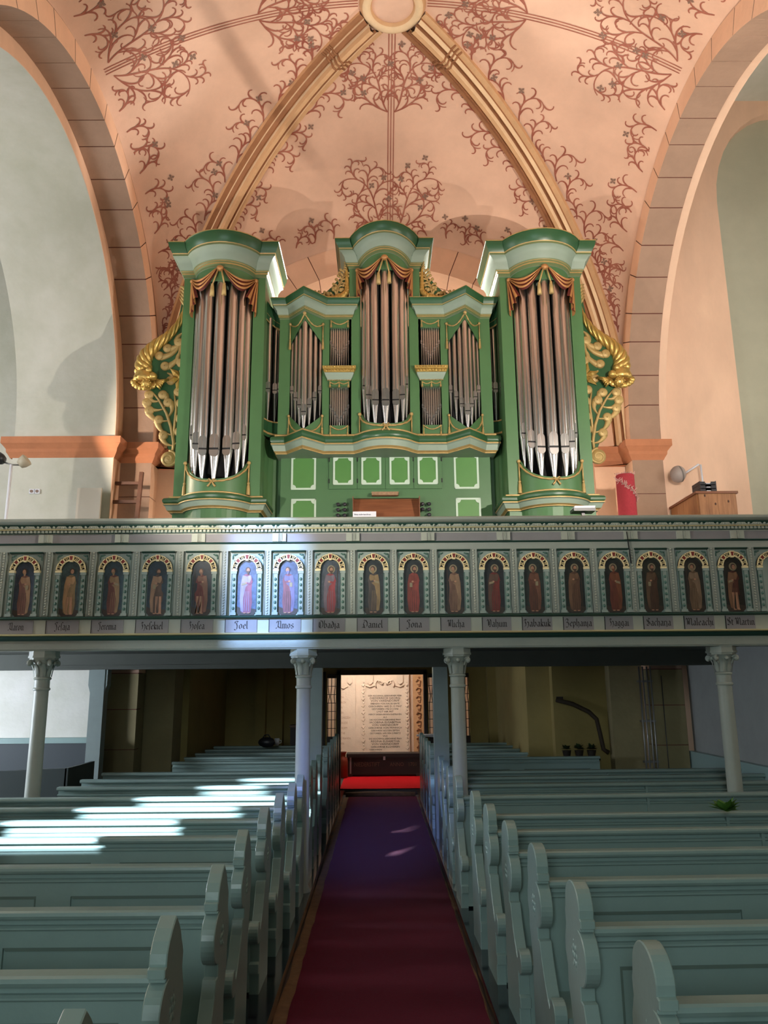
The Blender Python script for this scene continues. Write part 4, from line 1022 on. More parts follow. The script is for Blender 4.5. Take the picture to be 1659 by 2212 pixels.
    wall(5.70, 5.73, 5.93, 5.96, 0, DGRN, 'wing_lower_board'); wall(5.93, 5.96, 5.95, 5.975, -.02, GOLDM, 'wing_gilt_edge'); wall(5.74, 5.76, 5.77, 5.785, -.02, GOLDM, 'wing_gilt_edge')
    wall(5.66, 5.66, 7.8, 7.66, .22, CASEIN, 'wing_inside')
    for i, a in enumerate((1.72, 1.64, 1.57)):
        pipe(org, X(a), MY+[.03, .17, .21][i], 5.93, .50+.03*i, 7.56, .040)
    wall(2.92, 2.92, 5.70, 5.72, .16, GRN, 'wing_panel')
    # crest beside the middle tower: horn, leaves and berries on a green board
    bd_ = [(.54, 7.79), (1.34, 7.79), (1.22, 7.84), (1.10, 7.93), (.99, 7.98), (.88, 8.02), (.80, 8.10), (.72, 8.20), (.62, 8.28), (.58, 8.42), (.53, 8.50)]
    q = [(X(a), b) for a, b in bd_]
    cb = op('crest_board', MB().prism(q, .06, .09, 'y'), DGRN, None, None, 0, MY)
    h = MB(); hp = []
    for i in range(31):
        t = i/30
        if t < .5: a_, z_ = .575-.01*math.sin(PI*t), 8.40-.80*t
        else:
            ang = (t-.5)*2*PI*.55; a_, z_ = .575+.17*(1-math.cos(ang)), 8.0-.14*math.sin(ang)
        hp.append((X(a_+ (t-.5)*.25 if t > .5 else a_), .035, z_))
    h.tube(hp, [.018+.055*(i/30) for i in range(31)], 12, twist=(1.6, .16, 0) if False else None)
    for i in range(2, 30, 2): 
        p_ = Vector(hp[i]); h.ball(tuple(p_), (.018+.055*i/30)*1.12, 10, 6, 0, (1, 1, .55) if i < 16 else (.6, 1, 1))
    e_ = Vector(hp[-1])
    for k in range(7): h.ball((e_.x+s_*(.03+.05*(k % 3)), .02, e_.z-.03+.035*(k//3)), .035, 8, 6)
    sub('gilt_horn', h, GOLD, cb, None, 0, MY)
    lf = MB()
    stemp = [(.80, 7.86), (.72, 7.98), (.70, 8.10), (.64, 8.22), (.60, 8.32)]
    st2 = [(.78, 7.87), (.92, 7.92), (1.04, 7.93), (1.18, 7.87), (1.30, 7.82)]
    for stp in (stemp, st2):
        lf.tube([(X(a), .045, b) for a, b in stp], .018, 6)
        for (a, b), (a2, b2) in zip(stp, stp[1:]):
            for q in (.35, .85):
                bx_, bz_ = a+(a2-a)*q, b+(b2-b)*q
                for sd in (1, -1):
                    # curled leaf: out from the stem, rolled at the tip
                    dx, dz = (a2-a), (b2-b); L_ = math.hypot(dx, dz); nx_, nz_ = -dz/L_*sd, dx/L_*sd; ux, uz = dx/L_, dz/L_
                    t1 = (bx_+nx_*.035+ux*.03, bz_+nz_*.035+uz*.03); t2 = (bx_+nx_*.075+ux*.035, bz_+nz_*.075+uz*.035)
                    if t2[1] < 7.83: continue
                    lf.tube([(X(bx_), .045, bz_), (X(t1[0]), .03, t1[1]), (X(t2[0]), .035, t2[1])], [.011, .018, .014], 6)
                    lf.ball((X(t2[0]), .03, t2[1]), .024, 8, 6)
    for a, b in ((.70, 7.93), (.66, 8.03), (.74, 8.06), (.86, 7.97)): lf.ball((X(a), .03, b), .034, 10, 8)
    for k in range(4): lf.tube([(X(.56), .04, 8.34+.035*k), (X(.60), .02, 8.37+.04*k), (X(.63-.01*k), .03, 8.36+.045*k)], [.012, .022, .012], 6)
    sub('gilt_leaves', lf, GOLDM, cb, None, 0, MY)
mid(-1); mid(1)

# ---- lower case with the panelled doors and the key desk
LY = .50
op('lower_case_front', MB().box(-1.50, -.79, 0, .06, 2.92, 5.50).box(.85, 1.56, 0, .06, 2.92, 5.50).box(-.79, .85, .0, .06, 4.825, 5.50).box(-.79, -.45, 0, .06, 2.92, 4.825).box(.51, .85, 0, .06, 2.92, 4.825), GRN, None, None, 0, LY)
def pframe(w_, h_):
    # frame band with quarter-round notched inner corners
    W, H, b, r = w_/2, h_/2, .028, .046
    mb = MB()
    iw, ih = W-b, H-b
    inner = []
    for cx, cz, a0 in ((iw, ih, PI), (iw, -ih, PI/2), (-iw, -ih, 0), (-iw, ih, PI*1.5)):
        seg = [(cx+r*math.cos(a0+PI/2*i/6), cz+r*math.sin(a0+PI/2*i/6)) for i in range(7)]
        inner += seg
    # outer ring points matched to the nearest edge
    def outp(p):
        k = max(abs(p[0])/W, abs(p[1])/H); return (p[0]/k, p[1]/k)
    ip = inner; op_ = [outp(p) for p in ip]
    # corners
    o2 = []
    for i, p in enumerate(op_): o2.append((math.copysign(W, p[0]), math.copysign(H, p[1])) if i % 7 == 3 else p)
    n = len(ip); vs_ = []
    for p, q in zip(ip, o2): vs_ += [(p[0], -.012, p[1]), (q[0], -.012, q[1]), (q[0], .004, q[1]), (p[0], .004, p[1])]
    mb.add(vs_, [(4*i+k, 4*((i+1) % n)+k, 4*((i+1) % n)+(k+1) % 4, 4*i+(k+1) % 4) for i in range(n) for k in range(4)])
    return mb, inner
def panel(parent, cx, cz, w_, h_, y):
    mb, inner = pframe(w_, h_)
    f = sub('panel_frame', mb, FRAMEP, parent, None, cx, y, cz+OZ)
    return f
def field(parent, cx, cz, w_, h_, y):
    return sub('panel_field', MB().box(-w_/2+.02, w_/2-.02, -.004, .002, -h_/2+.02, h_/2-.02), PANELG, parent, None, cx, y, cz+OZ)
for cx, cz in ((-1.168, 5.223), (1.202, 5.223), (-1.16, 4.53), (1.215, 4.53)):
    h_ = .535 if cz > 5 else .58
    p = op('case_panel', MB().box(cx-.17, cx+.17, -.003, .002, cz-h_/2+.01, cz+h_/2-.01), PANELG, None, None, 0, LY)
    panel(p, cx, cz, .36, h_, LY)
for k in range(4):
    x0 = -.795+.41*k; x1 = x0+.405; cx, cz = (x0+x1)/2, 5.235
    dpan = op('case_door', MB().box(x0, x1, -.022, .0, 4.96, 5.51), GRN, None, None, 0, LY)
    p = sub('door_panel', MB().box(cx-.13, cx+.13, -.026, -.02, cz-.2, cz+.2), PANELG, dpan, None, 0, LY)
    panel(dpan, cx, cz, .29, .43, LY-.024)
    hx = x0 if k < 2 else x1
    for z_ in (5.08, 5.40): sub('door_hinge', MB().box(hx-.008, hx+.008, -.034, -.015, z_-.03, z_+.03), BLACK, dpan, None, 0, LY)
op('desk_lamp', MB().box(-.18, .21, -.09, 0, 4.885, 4.90).prism([(-.175, 4.845), (.205, 4.845), (.205, 4.885), (-.175, 4.885)], -.11, -.02, 'y'), M('reed_lamp_shade', '#9A7A5C', .7, var=.3, vscale=30), None, None, 0, LY)
# key desk recess
op('desk_back', MB().prism([(.0, 4.826), (.02, 4.826), (-.16, 4.2), (-.18, 4.2)], -.45, .51, 'x').box(-.45, -.44, -.2, .03, 3.6, 4.826).box(.50, .51, -.2, .03, 3.6, 4.826), WOODB, None, None, 0, LY+.07)
op('key_desk', MB().box(-.62, .68, -.42, .05, 3.62, 3.95).box(-.62, -.56, -.4, .0, 2.92, 3.62).box(.62, .68, -.4, .0, 2.92, 3.62), WOODB, None, None, 0, LY)
for cxs in ([-.66, -.565], [.55, .645]):
    for x_ in cxs:
        for z_ in (4.72, 4.64, 4.56, 4.48):
            if x_ == .55 and z_ < 4.6: continue
            k_ = MB().lathe([(.008, 0), (.008, .05), (.026, .055), (.028, .075), (.020, .085), (.001, .087)], (x_, 0, 0), 10, M_=Matrix.Rotation(PI/2, 3, 'X'))
            k_.v = [(a, b, c) for a, b, c in k_.v]
            k_.box(x_-.032, x_-.006, -.02, -.002, .015, .034)
            sub('stop_knob', k_, PLAST, org, None, 0, LY, z_+OZ)

# ---- cornucopia wings at the outer sides of the organ
def wing(s_):
    Y = .34
    X = lambda x: (-(2.82+.0)+ (x+2.82)) if False else (x if s_ < 0 else -x)    # x given for the left wing, relative to the organ axis
    def P(lst): return [(X(a-XO), b) for a, b in lst]
    bd_ = [(-2.80, 8.02), (-2.93, 8.0), (-2.98, 7.6), (-3.12, 7.30), (-3.36, 7.10), (-3.50, 6.82), (-3.46, 6.52), (-3.34, 6.40), (-3.40, 6.20), (-3.28, 6.0), (-3.14, 5.82), (-3.06, 5.62), (-2.98, 5.42), (-2.84, 5.36), (-2.80, 5.4)]
    b = op('wing_board', MB().prism(P(bd_), 0, .03, 'y'), DGRN, None, None, 0, Y)
    # twisted horn
    h = MB(); c = [(-2.885, 7.82), (-2.90, 7.66), (-2.96, 7.50), (-3.06, 7.34), (-3.18, 7.22), (-3.32, 7.11), (-3.42, 6.98), (-3.46, 6.84), (-3.44, 6.70)]
    pts = []
    for i in range(len(c)-1):
        for k in range(9): t = k/9; pts.append(((c[i][0]*(1-t)+c[i+1][0]*t), (c[i][1]*(1-t)+c[i+1][1]*t)))
    for _ in range(4): pts = [pts[0]]+[((pts[i-1][0]+pts[i][0]*2+pts[i+1][0])/4, (pts[i-1][1]+pts[i][1]*2+pts[i+1][1])/4) for i in range(1, len(pts)-1)]+[pts[-1]]
    n = len(pts)
    hp_ = [Vector((X(a-XO), -.03, z)) for a, z in pts]; rad_ = [.020+.100*(i/n)**1.05 for i in range(n)]
    h.tube(hp_, [r*.86 for r in rad_], 14)
    for q in range(5):                       # twisted strands wound round the horn
        st2_ = []
        for i, p0_ in enumerate(hp_):
            tg_2 = (hp_[min(i+1, n-1)]-hp_[max(i-1, 0)]).normalized(); nv = Vector((-tg_2.z, 0, tg_2.x)); an = 2*PI*q/5+i*.21*(1 if s_ < 0 else -1)
            st2_.append(p0_+(nv*math.cos(an)+Vector((0, 1, 0))*math.sin(an))*rad_[i]*.72)
        h.tube(st2_, [r*.44 for r in rad_], 8)
    sub('twisted_horn', h, GOLD, b, None, 0, Y)
    # leaf plume above the horn
    p_ = MB()
    for k in range(5): p_.tube([(X(-2.86-XO), -.02, 7.72+.06*k), (X(-2.92-XO), -.05, 7.82+.06*k), (X(-2.975-XO), -.02, 7.90+.05*k)], [.018, .026, .010], 6)
    sub('leaf_plume', p_, GOLDM, b, None, 0, Y)
    # flowers and fruit at the mouth
    f = MB(); rr = random.Random(5)
    f.lathe([(.13, .04), (.16, -.04), (.17, -.10), (.12, -.12), (.001, -.08)], (X(-3.42-XO), -.03, 6.66), 14)
    for k in range(9):
        a = -PI*.05-PI*.9*k/8; f.ball((X(-3.40+.17*math.cos(a)-XO), -.07, 6.56+.11*math.sin(a)), .052, 8, 6, 0, (1, .6, .9))
    for (a, z, r) in ((-3.36, 6.48, .075), (-3.27, 6.60, .06), (-3.50, 6.58, .05), (-3.34, 6.70, .05), (-3.43, 6.66, .045)): f.ball((X(a-XO), -.13, z), r, 10, 8)
    for k in range(22):
        a = k*2.4; r = .014*math.sqrt(k)*1.1; f.ball((X(-3.36-XO)+r*math.cos(a), -.195+r*.4, 6.48+r*math.sin(a)), .013, 5, 4)
    for k in range(6): f.tube([(X(-3.24-XO), -.09, 6.55), (X(-3.20+.03*k-XO), -.10, 6.46+.02*k), (X(-3.17+.012*k-XO), -.08, 6.42+.03*k)], [.014, .02, .008], 5)
    sub('fruit_cluster', f, GOLD, b, None, 0, Y)
    # star flower
    st_ = MB()
    for k in range(6):
        a = 2*PI*k/6+.3; d_ = Vector((math.cos(a), 0, math.sin(a))); q = Vector((-math.sin(a), 0, math.cos(a))); c0 = Vector((X(-2.90-XO), -.03, 6.62))
        L = .22 if (d_.x*(-s_) < .5) else .1
        st_.add([c0, c0+d_*L*.45+q*.05, c0+d_*L, c0+d_*L*.45-q*.05, c0+d_*L*.4+Vector((0, -.04, 0))], [(0, 1, 4), (1, 2, 4), (2, 3, 4), (3, 0, 4)])
    st_.ball((X(-2.90-XO), -.05, 6.62), .035, 8, 6)
    sub('star_flower', st_, GOLD, b, None, 0, Y)
    # scrolling leaves on the board: each a tapering stroke with a rolled tip
    lv = MB()
    def curlleaf(p0, p1, side, w0=.042, roll=.070):
        # flat carved leaf: a blade widening to a rolled round tip
        a = Vector((X(p0[0]-XO), -.02, p0[1])); c_ = Vector((X(p1[0]-XO), -.02, p1[1])); d_ = c_-a; nrm = Vector((-d_.z, 0, d_.x)).normalized()*side
        pts = [a+d_*t+nrm*(.20*d_.length*math.sin(PI*t*.95)) for t in [i/10 for i in range(11)]]; vs_ = []
        for i, p in enumerate(pts):
            tg = (pts[min(i+1, 10)]-pts[max(i-1, 0)]).normalized(); q = Vector((-tg.z, 0, tg.x))*(.008+w0*(i/10)**1.3)
            for m_, dy in ((-1, .02), (-1, 0), (0, -.012), (1, 0), (1, .02)): vs_.append(p+q*m_+Vector((0, dy, 0)))
        lv.add(vs_, [(5*i+k, 5*i+k+1, 5*i+k+6, 5*i+k+5) for i in range(10) for k in range(4)], 0, True)
        h_ = pts[-1]-nrm*roll*.45
        lv.lathe([(roll, .02), (roll, .0), (roll*.7, -.012), (.001, -.016)], (h_.x, h_.y-.004, h_.z), 14, M_=Matrix(((1, 0, 0), (0, 0, 1), (0, 1, 0))))
        lv.ball((h_.x-.01, h_.y-.016, h_.z), .012, 6, 4)
    sgn = 1 if s_ < 0 else -1
    main = [(-2.96, 5.46), (-2.95, 5.62), (-3.0, 5.86), (-3.08, 6.08), (-3.20, 6.28), (-3.30, 6.40)]
    lv.tube([(X(a-XO), -.015, z) for a, z in main], [.02, .024, .024, .022, .018, .012], 6)
    main2 = [(-2.96, 5.70), (-2.95, 5.95), (-2.94, 6.15), (-2.98, 6.38)]
    lv.tube([(X(a-XO), -.015, z) for a, z in main2], [.016, .02, .018, .012], 6)
    for p0, p1, sd in [((-2.95, 5.58), (-3.12, 5.72), 1), ((-2.97, 5.74), (-3.20, 5.96), 1), ((-3.04, 5.96), (-3.34, 6.10), 1), ((-3.12, 6.14), (-3.38, 6.22), 1), ((-3.2, 6.26), (-3.36, 6.34), 1),
                       ((-2.94, 5.60), (-2.86, 5.78), -1), ((-2.95, 5.80), (-2.86, 5.98), -1), ((-2.94, 6.0), (-2.86, 6.22), -1), ((-2.95, 6.16), (-2.90, 6.40), -1), ((-3.05, 6.02), (-3.04, 6.24), -1), ((-3.12, 6.16), (-3.12, 6.36), -1),
                       ((-2.90, 7.34), (-2.98, 7.20), -1), ((-2.90, 7.30), (-3.10, 7.08), 1), ((-2.92, 7.22), (-3.22, 6.96), 1), ((-2.90, 7.18), (-2.88, 7.02), -1), ((-2.94, 7.12), (-3.12, 6.80), 1), ((-2.92, 7.05), (-2.93, 6.86), -1), ((-3.1, 6.7), (-3.02, 6.6), 1)]:
        curlleaf(p0, p1, sd*sgn)
    sub('scroll_leaves', lv, GOLDM, b, None, 0, Y)
    v = MB(); cv = Vector((X(-3.0-XO), -.05, 5.37))
    v.tube([cv+Vector((r*math.cos(t), -.0, r*math.sin(t))) for t, r in [((PI*.5-.35*i)*(1 if s_ < 0 else -1)+(0 if s_ < 0 else PI), .125*(1-i/34)) for i in range(32)]], .019, 8)
    v.lathe([(.11, 0), (.11, .04), (.001, .04)], tuple(cv+Vector((0, .03, 0))), 18, M_=Matrix.Rotation(PI/2, 3, 'X'))
    sub('bottom_volute', v, GOLDM, b, None, 0, Y)
wing(-1); wing(1)
# ================================================================ PEWS
def chamfer_prism(poly, t, ch):
    # panel of thickness t in x, with chamfered rim on both faces
    bm = bmesh.new(); n = len(poly)
    a = [bm.verts.new((-t/2, y, z)) for y, z in poly]; b = [bm.verts.new((t/2, y, z)) for y, z in poly]
    f0 = bm.faces.new(a); f1 = bm.faces.new(b[::-1])
    for i in range(n): bm.faces.new((a[i], b[i], b[(i+1) % n], a[(i+1) % n]))
    bmesh.ops.recalc_face_normals(bm, faces=bm.faces)
    ed = [e for e in f0.edges]+[e for e in f1.edges]
    bmesh.ops.bevel(bm, geom=ed, offset=ch, segments=1, profile=.5, affect='EDGES', clamp_overlap=True)
    return bm
def smooth_poly(p, rounds=1):
    for _ in range(rounds):
        q = []
        for i in range(len(p)):
            a, b = p[i], p[(i+1) % len(p)]
            q += [(a[0]*.75+b[0]*.25, a[1]*.75+b[1]*.25), (a[0]*.25+b[0]*.75, a[1]*.25+b[1]*.75)]
        p = q
    return p
def end_profile(pointed):
    # (y, z): y negative is towards the altar (and the camera)
    A = lambda cy, cz, ry, rz, a0, a1, n: [(cy+ry*math.cos(math.radians(a0+(a1-a0)*i/n)), cz+rz*math.sin(math.radians(a0+(a1-a0)*i/n))) for i in range(n+1)]
    top = A(-.014, 1.165, .124, .115, 174, 6, 14)
    if pointed: top = [(-.134, 1.15), (-.128, 1.185), (-.102, 1.222), (-.06, 1.258), (-.006, 1.29), (.04, 1.25), (.07, 1.215), (.088, 1.18)]
    fr = [(.114, 1.145), (.125, 1.12), (.12, 1.06), (.15, .99), (.155, .93), (.125, .87), (.135, .80), (.11, .74), (.075, .62), (.09, .5), (.09, .0)]
    back = [(-.31, .0), (-.31, .23), (-.345, .24), (-.345, .30), (-.315, .31), (-.315, .44)]
    back += A(-.355, .50, .062, .068, 290, 130, 9)[0:0]+[(-.34, .435)]+A(-.355, .505, .066, .070, 270, 95, 10)+[(-.325, .573), (-.315, .535), (-.30, .515)]
    back += [(-.265, .545), (-.225, .595), (-.185, .655), (-.155, .71), (-.132, .77), (-.125, .785), (-.085, .787), (-.085, .845)]
    back += A(-.085, .965, .118, .120, 268, 100, 14)[1:]+[(-.132, 1.086), (-.132, 1.098), (-.152, 1.104), (-.152, 1.136), (-.134, 1.142)]
    return top+fr+back
def end_mesh(name, pointed):
    bm = chamfer_prism(end_profile(pointed), .070, .015)
    me = bpy.data.meshes.new(name); bm.to_mesh(me); bm.free(); me.materials.append(PEW)
    return me
END_R, END_L = end_mesh('end_panel', False), end_mesh('end_panel', True)
def rosette(sx):
    mb = MB()
    for k in range(6):
        a = 2*PI*k/6; 
        for r, rr in ((.03, .017), (.052, .012)): mb.ball((sx*.031, -.02+r*math.cos(a+(.26 if r > .04 else 0)), .955+r*1.25*math.sin(a+(.26 if r > .04 else 0))), rr, 6, 4, 0, (.5, 1, 1.2))
    mb.ball((sx*.031, -.02, .955), .016, 8, 5, 0, (.6, 1, 1))
    return mb.mesh('carved_rosette', PEW)
ROS = {1: rosette(1), -1: rosette(-1)}
RT = 1.075
def row_meshes(L, first_div=1.55):
    # local x from 0 (aisle) to L
    d = {}
    b = MB().box(.0, L, .02, .045, .12, RT-.02)
    d['backrest'] = b
    rail = MB()
    prof = [(-.035, RT-.035), (-.043, RT-.02), (-.040, RT-.004), (-.028, RT+.004), (.045, RT+.004), (.052, RT-.01), (.045, RT-.035)]
    rail.prism(prof, 0, L, 'x')
    d['top_rail'] = rail
    d['rail_bead'] = MB().prism([(-.004, RT-.098), (-.012, RT-.09), (-.012, RT-.082), (.0, RT-.074), (.02, RT-.074), (.02, RT-.098)], 0, L, 'x')
    # framed fields: stiles and lower rails proud of the board, so the fields read as recessed
    fr = MB(); st = []
    x = .04; n = max(1, round((L-.08)/1.18)); w_ = (L-.08)/n
    fr.box(0, L, .004, .02, RT-.178, RT-.098); fr.box(0, L, .004, .02, .42, .52)
    for k in range(n+1):
        xc = .04+w_*k; fr.box(max(0, xc-.11), min(L, xc+.11), .004, .02, .52, RT-.178)
    d['panel_frame'] = fr
    sh = MB(); 
    for k in range(n):
        x0, x1 = .04+w_*k+.11, .04+w_*(k+1)-.11
        sh.prism([(x0, .52), (x0+.012, .532), (x0+.012, RT-.195), (x1-.012, RT-.195), (x1, RT-.178), (x0, RT-.178)], .006, .0195, 'y')
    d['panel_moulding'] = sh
    d['seat'] = MB().box(0, L, -.36, .02, .45, .485)
    d['seat_front'] = MB().box(0, L, -.33, -.30, .12, .45)
    d['kneel_shelf'] = MB().box(0, L, .045, .20, RT-.24, RT-.215)
    return d
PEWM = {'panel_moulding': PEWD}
def make_pew(x0, y, L, side, label, rz, knob=True, rosy=True):
    sx = 1 if side == 'right' else -1
    t = thing('pew', label, 'pew', (x0, y, .0), rz, 'pews %s of the aisle' % side)
    key = (round(L, 2), side)
    if key not in CACHE:
        CACHE[key] = {}
        for n, mb in row_meshes(L).items():
            if sx < 0: mb.v = [(-a, b, c) for a, b, c in mb.v]
            CACHE[key][n] = mb.mesh(n, PEWM.get(n, PEW))
    for n, me in CACHE[key].items(): obj(n, me, t)
    e = obj('end_panel', END_R if sx > 0 else END_L, t, (-sx*.031, 0, 0))
    if rosy: obj('carved_rosette', ROS[-sx], e)
    if side == 'right' and L > 3.2:
        obj('joint_batten', BAT, t, (1.9+((y*1.3) % .9), 0, 0))
    return t
CACHE = {}
BAT = MB().box(-.012, .012, -.014, .02, .40, RT-.03).mesh('joint_batten', PEW)
ORD = ['nearest', 'second', 'third', 'fourth', 'fifth', 'sixth', 'seventh', 'eighth', 'ninth', 'tenth', 'eleventh', 'twelfth', 'thirteenth', 'fourteenth', 'fifteenth', 'sixteenth', 'seventeenth', 'eighteenth']
LY_ = [1.72, 2.50, 3.42, 4.33, 5.32, 6.27, 7.03, 7.74, 8.42, 9.3, 10.0, 10.75, 12.2, 12.95, 13.7, 14.45, 15.2]
RY_ = [2.20, 3.08, 3.98, 4.86, 5.64, 6.40, 7.15, 8.33, 9.25, 9.95, 10.6, 12.50, 13.3, 14.05, 14.8, 15.5]
for i, y in enumerate(LY_):
    L = 4.6 if y < 8.6 else (2.85 if y < 12 else 2.3)
    make_pew([-.93, -.92, -.895, -.88, -.92, -.92, -.90, -.87, -.86][i] if i < 9 else -.85, y, L, 'left', 'grey-green pew with pointed carved end, %s row left of the red carpet' % ORD[i], -.008, rosy=y < 9)
for i, y in enumerate(RY_):
    L = 5.0 if y < 8.2 else (4.0 if y < 11.5 else 2.6)
    make_pew([1.03, 1.01, .97, .95, .915, .885, .865, .83][i] if i < 8 else .83, y, L, 'right', 'grey-green pew with rounded carved end, %s row right of the red carpet' % ORD[i], .022, rosy=y < 9)
# ================================================================ AISLE, VESTIBULE, SMALL THINGS
def flat_grid(x0, x1, y0, y1, z, nx, ny, amp, seed, edge=0):
    rnd = random.Random(seed); mb = MB(); vs_ = []
    for j in range(ny+1):
        for i in range(nx+1):
            x = x0+(x1-x0)*i/nx; y = y0+(y1-y0)*j/ny
            if i in (0, nx): x += rnd.uniform(-edge, edge)
            vs_.append((x, y, z+rnd.uniform(0, amp)))
    mb.add(vs_, [(j*(nx+1)+i, j*(nx+1)+i+1, (j+1)*(nx+1)+i+1, (j+1)*(nx+1)+i) for j in range(ny) for i in range(nx)], 0, True)
    return mb
tag(flat_grid(-.722, .732, 1.0, 16.2, .004, 10, 60, .003, 3, .012).build('underlay_runner', UNDER), 'worn brown underlay strip showing along the edges of the red aisle carpet', 'underlay')
tag(flat_grid(-.636, .718, 1.0, 16.22, .012, 10, 90, .003, 4, .006).build('carpet_runner', CARPET), 'long dark red carpet runner down the aisle to the doorway', 'carpet')
tag(MB().tube([(-.70, 16.30, .045), (-.3, 16.32, .05), (.2, 16.31, .05), (.70, 16.28, .045)], [.045, .05, .05, .045], 10).build('rolled_underlay', UNDER), 'brown rolled end of underlay lying before the red threshold', 'underlay')
# wall with the doorway
W = MB()
W.box(-3.3, -2.15, 16.8, 17.1, 0, 3).box(2.27, 3.7, 16.8, 17.1, 0, 3).box(-2.15, 2.27, 16.8, 17.1, 2.40, 3.0)
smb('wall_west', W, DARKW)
smb('wall_west_upper', MB().box(-3.6, 3.9, 16.8, 17.1, 3.0, 11), BAND)
dr = MB().box(-.90, -.83, 16.70, 16.95, 0, 2.47).box(.93, 1.0, 16.70, 16.95, 0, 2.47).box(-.90, 1.0, 16.70, 16.95, 2.40, 2.50)
dr.box(-1.22, -1.15, 16.72, 16.9, 0, 2.47).box(1.25, 1.32, 16.72, 16.9, 0, 2.47)
smb('door_1', dr, DWOOD)
def leaded(name, x0, x1, lab):
    f = MB().box(x0, x1, 16.78, 16.84, 0.0, 1.13).box(x0, x1, 16.78, 16.84, 2.34, 2.42)
    o = smb(name, f, DWOOD)
    gl = bpy.data.materials.get('old_window_glass')
    if not gl:
        gl = bpy.data.materials.new('old_window_glass'); gl.use_nodes = True; b = gl.node_tree.nodes['Principled BSDF']
        b.inputs['Base Color'].default_value = (.95, .93, .88, 1); b.inputs['Transmission Weight'].default_value = 1; b.inputs['Roughness'].default_value = .15; b.inputs['IOR'].default_value = 1.1
    MB().box(x0, x1, 16.805, 16.81, 1.13, 2.34).build('pane', gl, o)
    c = MB(); n = 7; w_ = x1-x0
    for k in range(n+1):
        z = 1.13+1.21*k/n; c.tube([(x0, 16.80, z), (x1, 16.80, z)], .006, 4)
    for x in (x0+.02, x1-.02, (x0+x1)/2):
        c.tube([(x, 16.80, 1.13), (x, 16.80, 1.8), (x+.03 if x < (x0+x1)/2 else x-.02, 16.80, 1.95), (x, 16.80, 2.15), (x, 16.8, 2.34)], .008, 4)
    structure(c.build('window_lead', BLACK, o))
    for ch in o.children: structure(ch)
leaded('window_1', -1.12, -.93, ''); leaded('window_2', 1.03, 1.22, ''); leaded('window_3', 1.74, 1.90, '')
smb('trim_7', MB().box(-2.15, -1.22, 16.78, 16.95, 0, 2.42).box(-1.15, -1.12, 16.78, 16.95, 0, 2.42).box(-.93, -.90, 16.78, 16.95, 0, 2.42).box(1.0, 1.03, 16.78, 16.95, 0, 2.42).box(1.22, 1.25, 16.78, 16.95, 0, 2.42).box(1.32, 1.74, 16.78, 16.95, 0, 2.42).box(1.90, 2.27, 16.78, 16.95, 0, 2.42), DARKW)
# vestibule behind the doorway
smb('floor_vestibule', MB().box(-3, 3.2, 16.62, 20.2, 0, .10), FLOOR)
smb('wall_vestibule_left', MB().box(-3.2, -3, 16.9, 20.3, 0, 4), SLAB); smb('wall_vestibule_right', MB().box(3.2, 3.4, 16.9, 20.3, 0, 4), SLAB)
smb('wall_vestibule_end', MB().box(-3, 3.2, 20.1, 20.3, 0, 4), SLAB); smb('ceiling_vestibule', MB().box(-3.2, 3.4, 16.9, 20.3, 3.6, 3.8), WHITE)
tag(flat_grid(-.83, .93, 16.60, 19.6, .115, 8, 12, .004, 8).build('threshold_carpet', REDC), 'bright red carpet in the lit room behind the doorway', 'carpet')
# epitaph
ep = thing('epitaph_slab', 'pale sandstone epitaph slab with carved frame and dark lettering behind the doorway', 'epitaph', (.13, 20.1, .3))
MB().box(-.62, .62, -.07, 0, 0, 2.6).build('slab', SLAB, ep)
for s_ in (1, -1):
    c = MB().box(s_*.55-.06, s_*.55+.06, -.10, -.07, 0, 2.6)
    for k in range(11):
        z = .18+.17*k; c.tube([(s_*.55-.035, -.105, z), (s_*.55, -.125, z-.03), (s_*.55+.035, -.105, z+.02)], .012, 5); c.ball((s_*.55+.01, -.105, z+.07), .022, 6, 4, 0, (1, .5, 1.2))
    c.build('carved_border', SLAB, ep)
cr = MB()
for s_ in (1, -1):
    cr.tube([(s_*(.05+.0), -.08, 1.88), (s_*.10, -.10, 1.98), (s_*.20, -.10, 2.0), (s_*.24, -.10, 1.90), (s_*.22, -.09, 1.82)], .018, 6)
    cr.tube([(s_*.02, -.09, 1.95), (s_*.09, -.10, 1.90), (s_*.16, -.1, 1.94), (s_*.14, -.1, 1.98)], .012, 6)
    cr.tube([(s_*.26, -.09, 1.87), (s_*.38, -.10, 1.83), (s_*.50, -.10, 1.88)], .015, 6)
    cr.prism([(s_*.30, 2.14), (s_*.30, 1.95), (s_*.38, 1.89), (s_*.46, 1.95), (s_*.46, 2.14)], -.11, -.07, 'y')
cr.build('carved_crest', SLAB, ep)
def text(body, size, loc, mat, parent, name='lettering', align='CENTER', sx=1, rot=(PI/2, 0, 0), ext=.0015):
    cu = bpy.data.curves.new(name, 'FONT'); cu.body = body; cu.size = size; cu.align_x = align; cu.extrude = ext; cu.resolution_u = 2
    o = bpy.data.objects.new(name, cu); COL.objects.link(o)
    dg = bpy.context.evaluated_depsgraph_get(); me = bpy.data.meshes.new_from_object(o.evaluated_get(dg)); bpy.data.objects.remove(o)
    me.materials.clear(); me.materials.append(mat)
    q = obj(name, me, parent, loc); q.rotation_euler = rot; q.scale = (sx, 1, 1)
    return q
INKB = M('epitaph_letter_paint', '#36241A', .8)
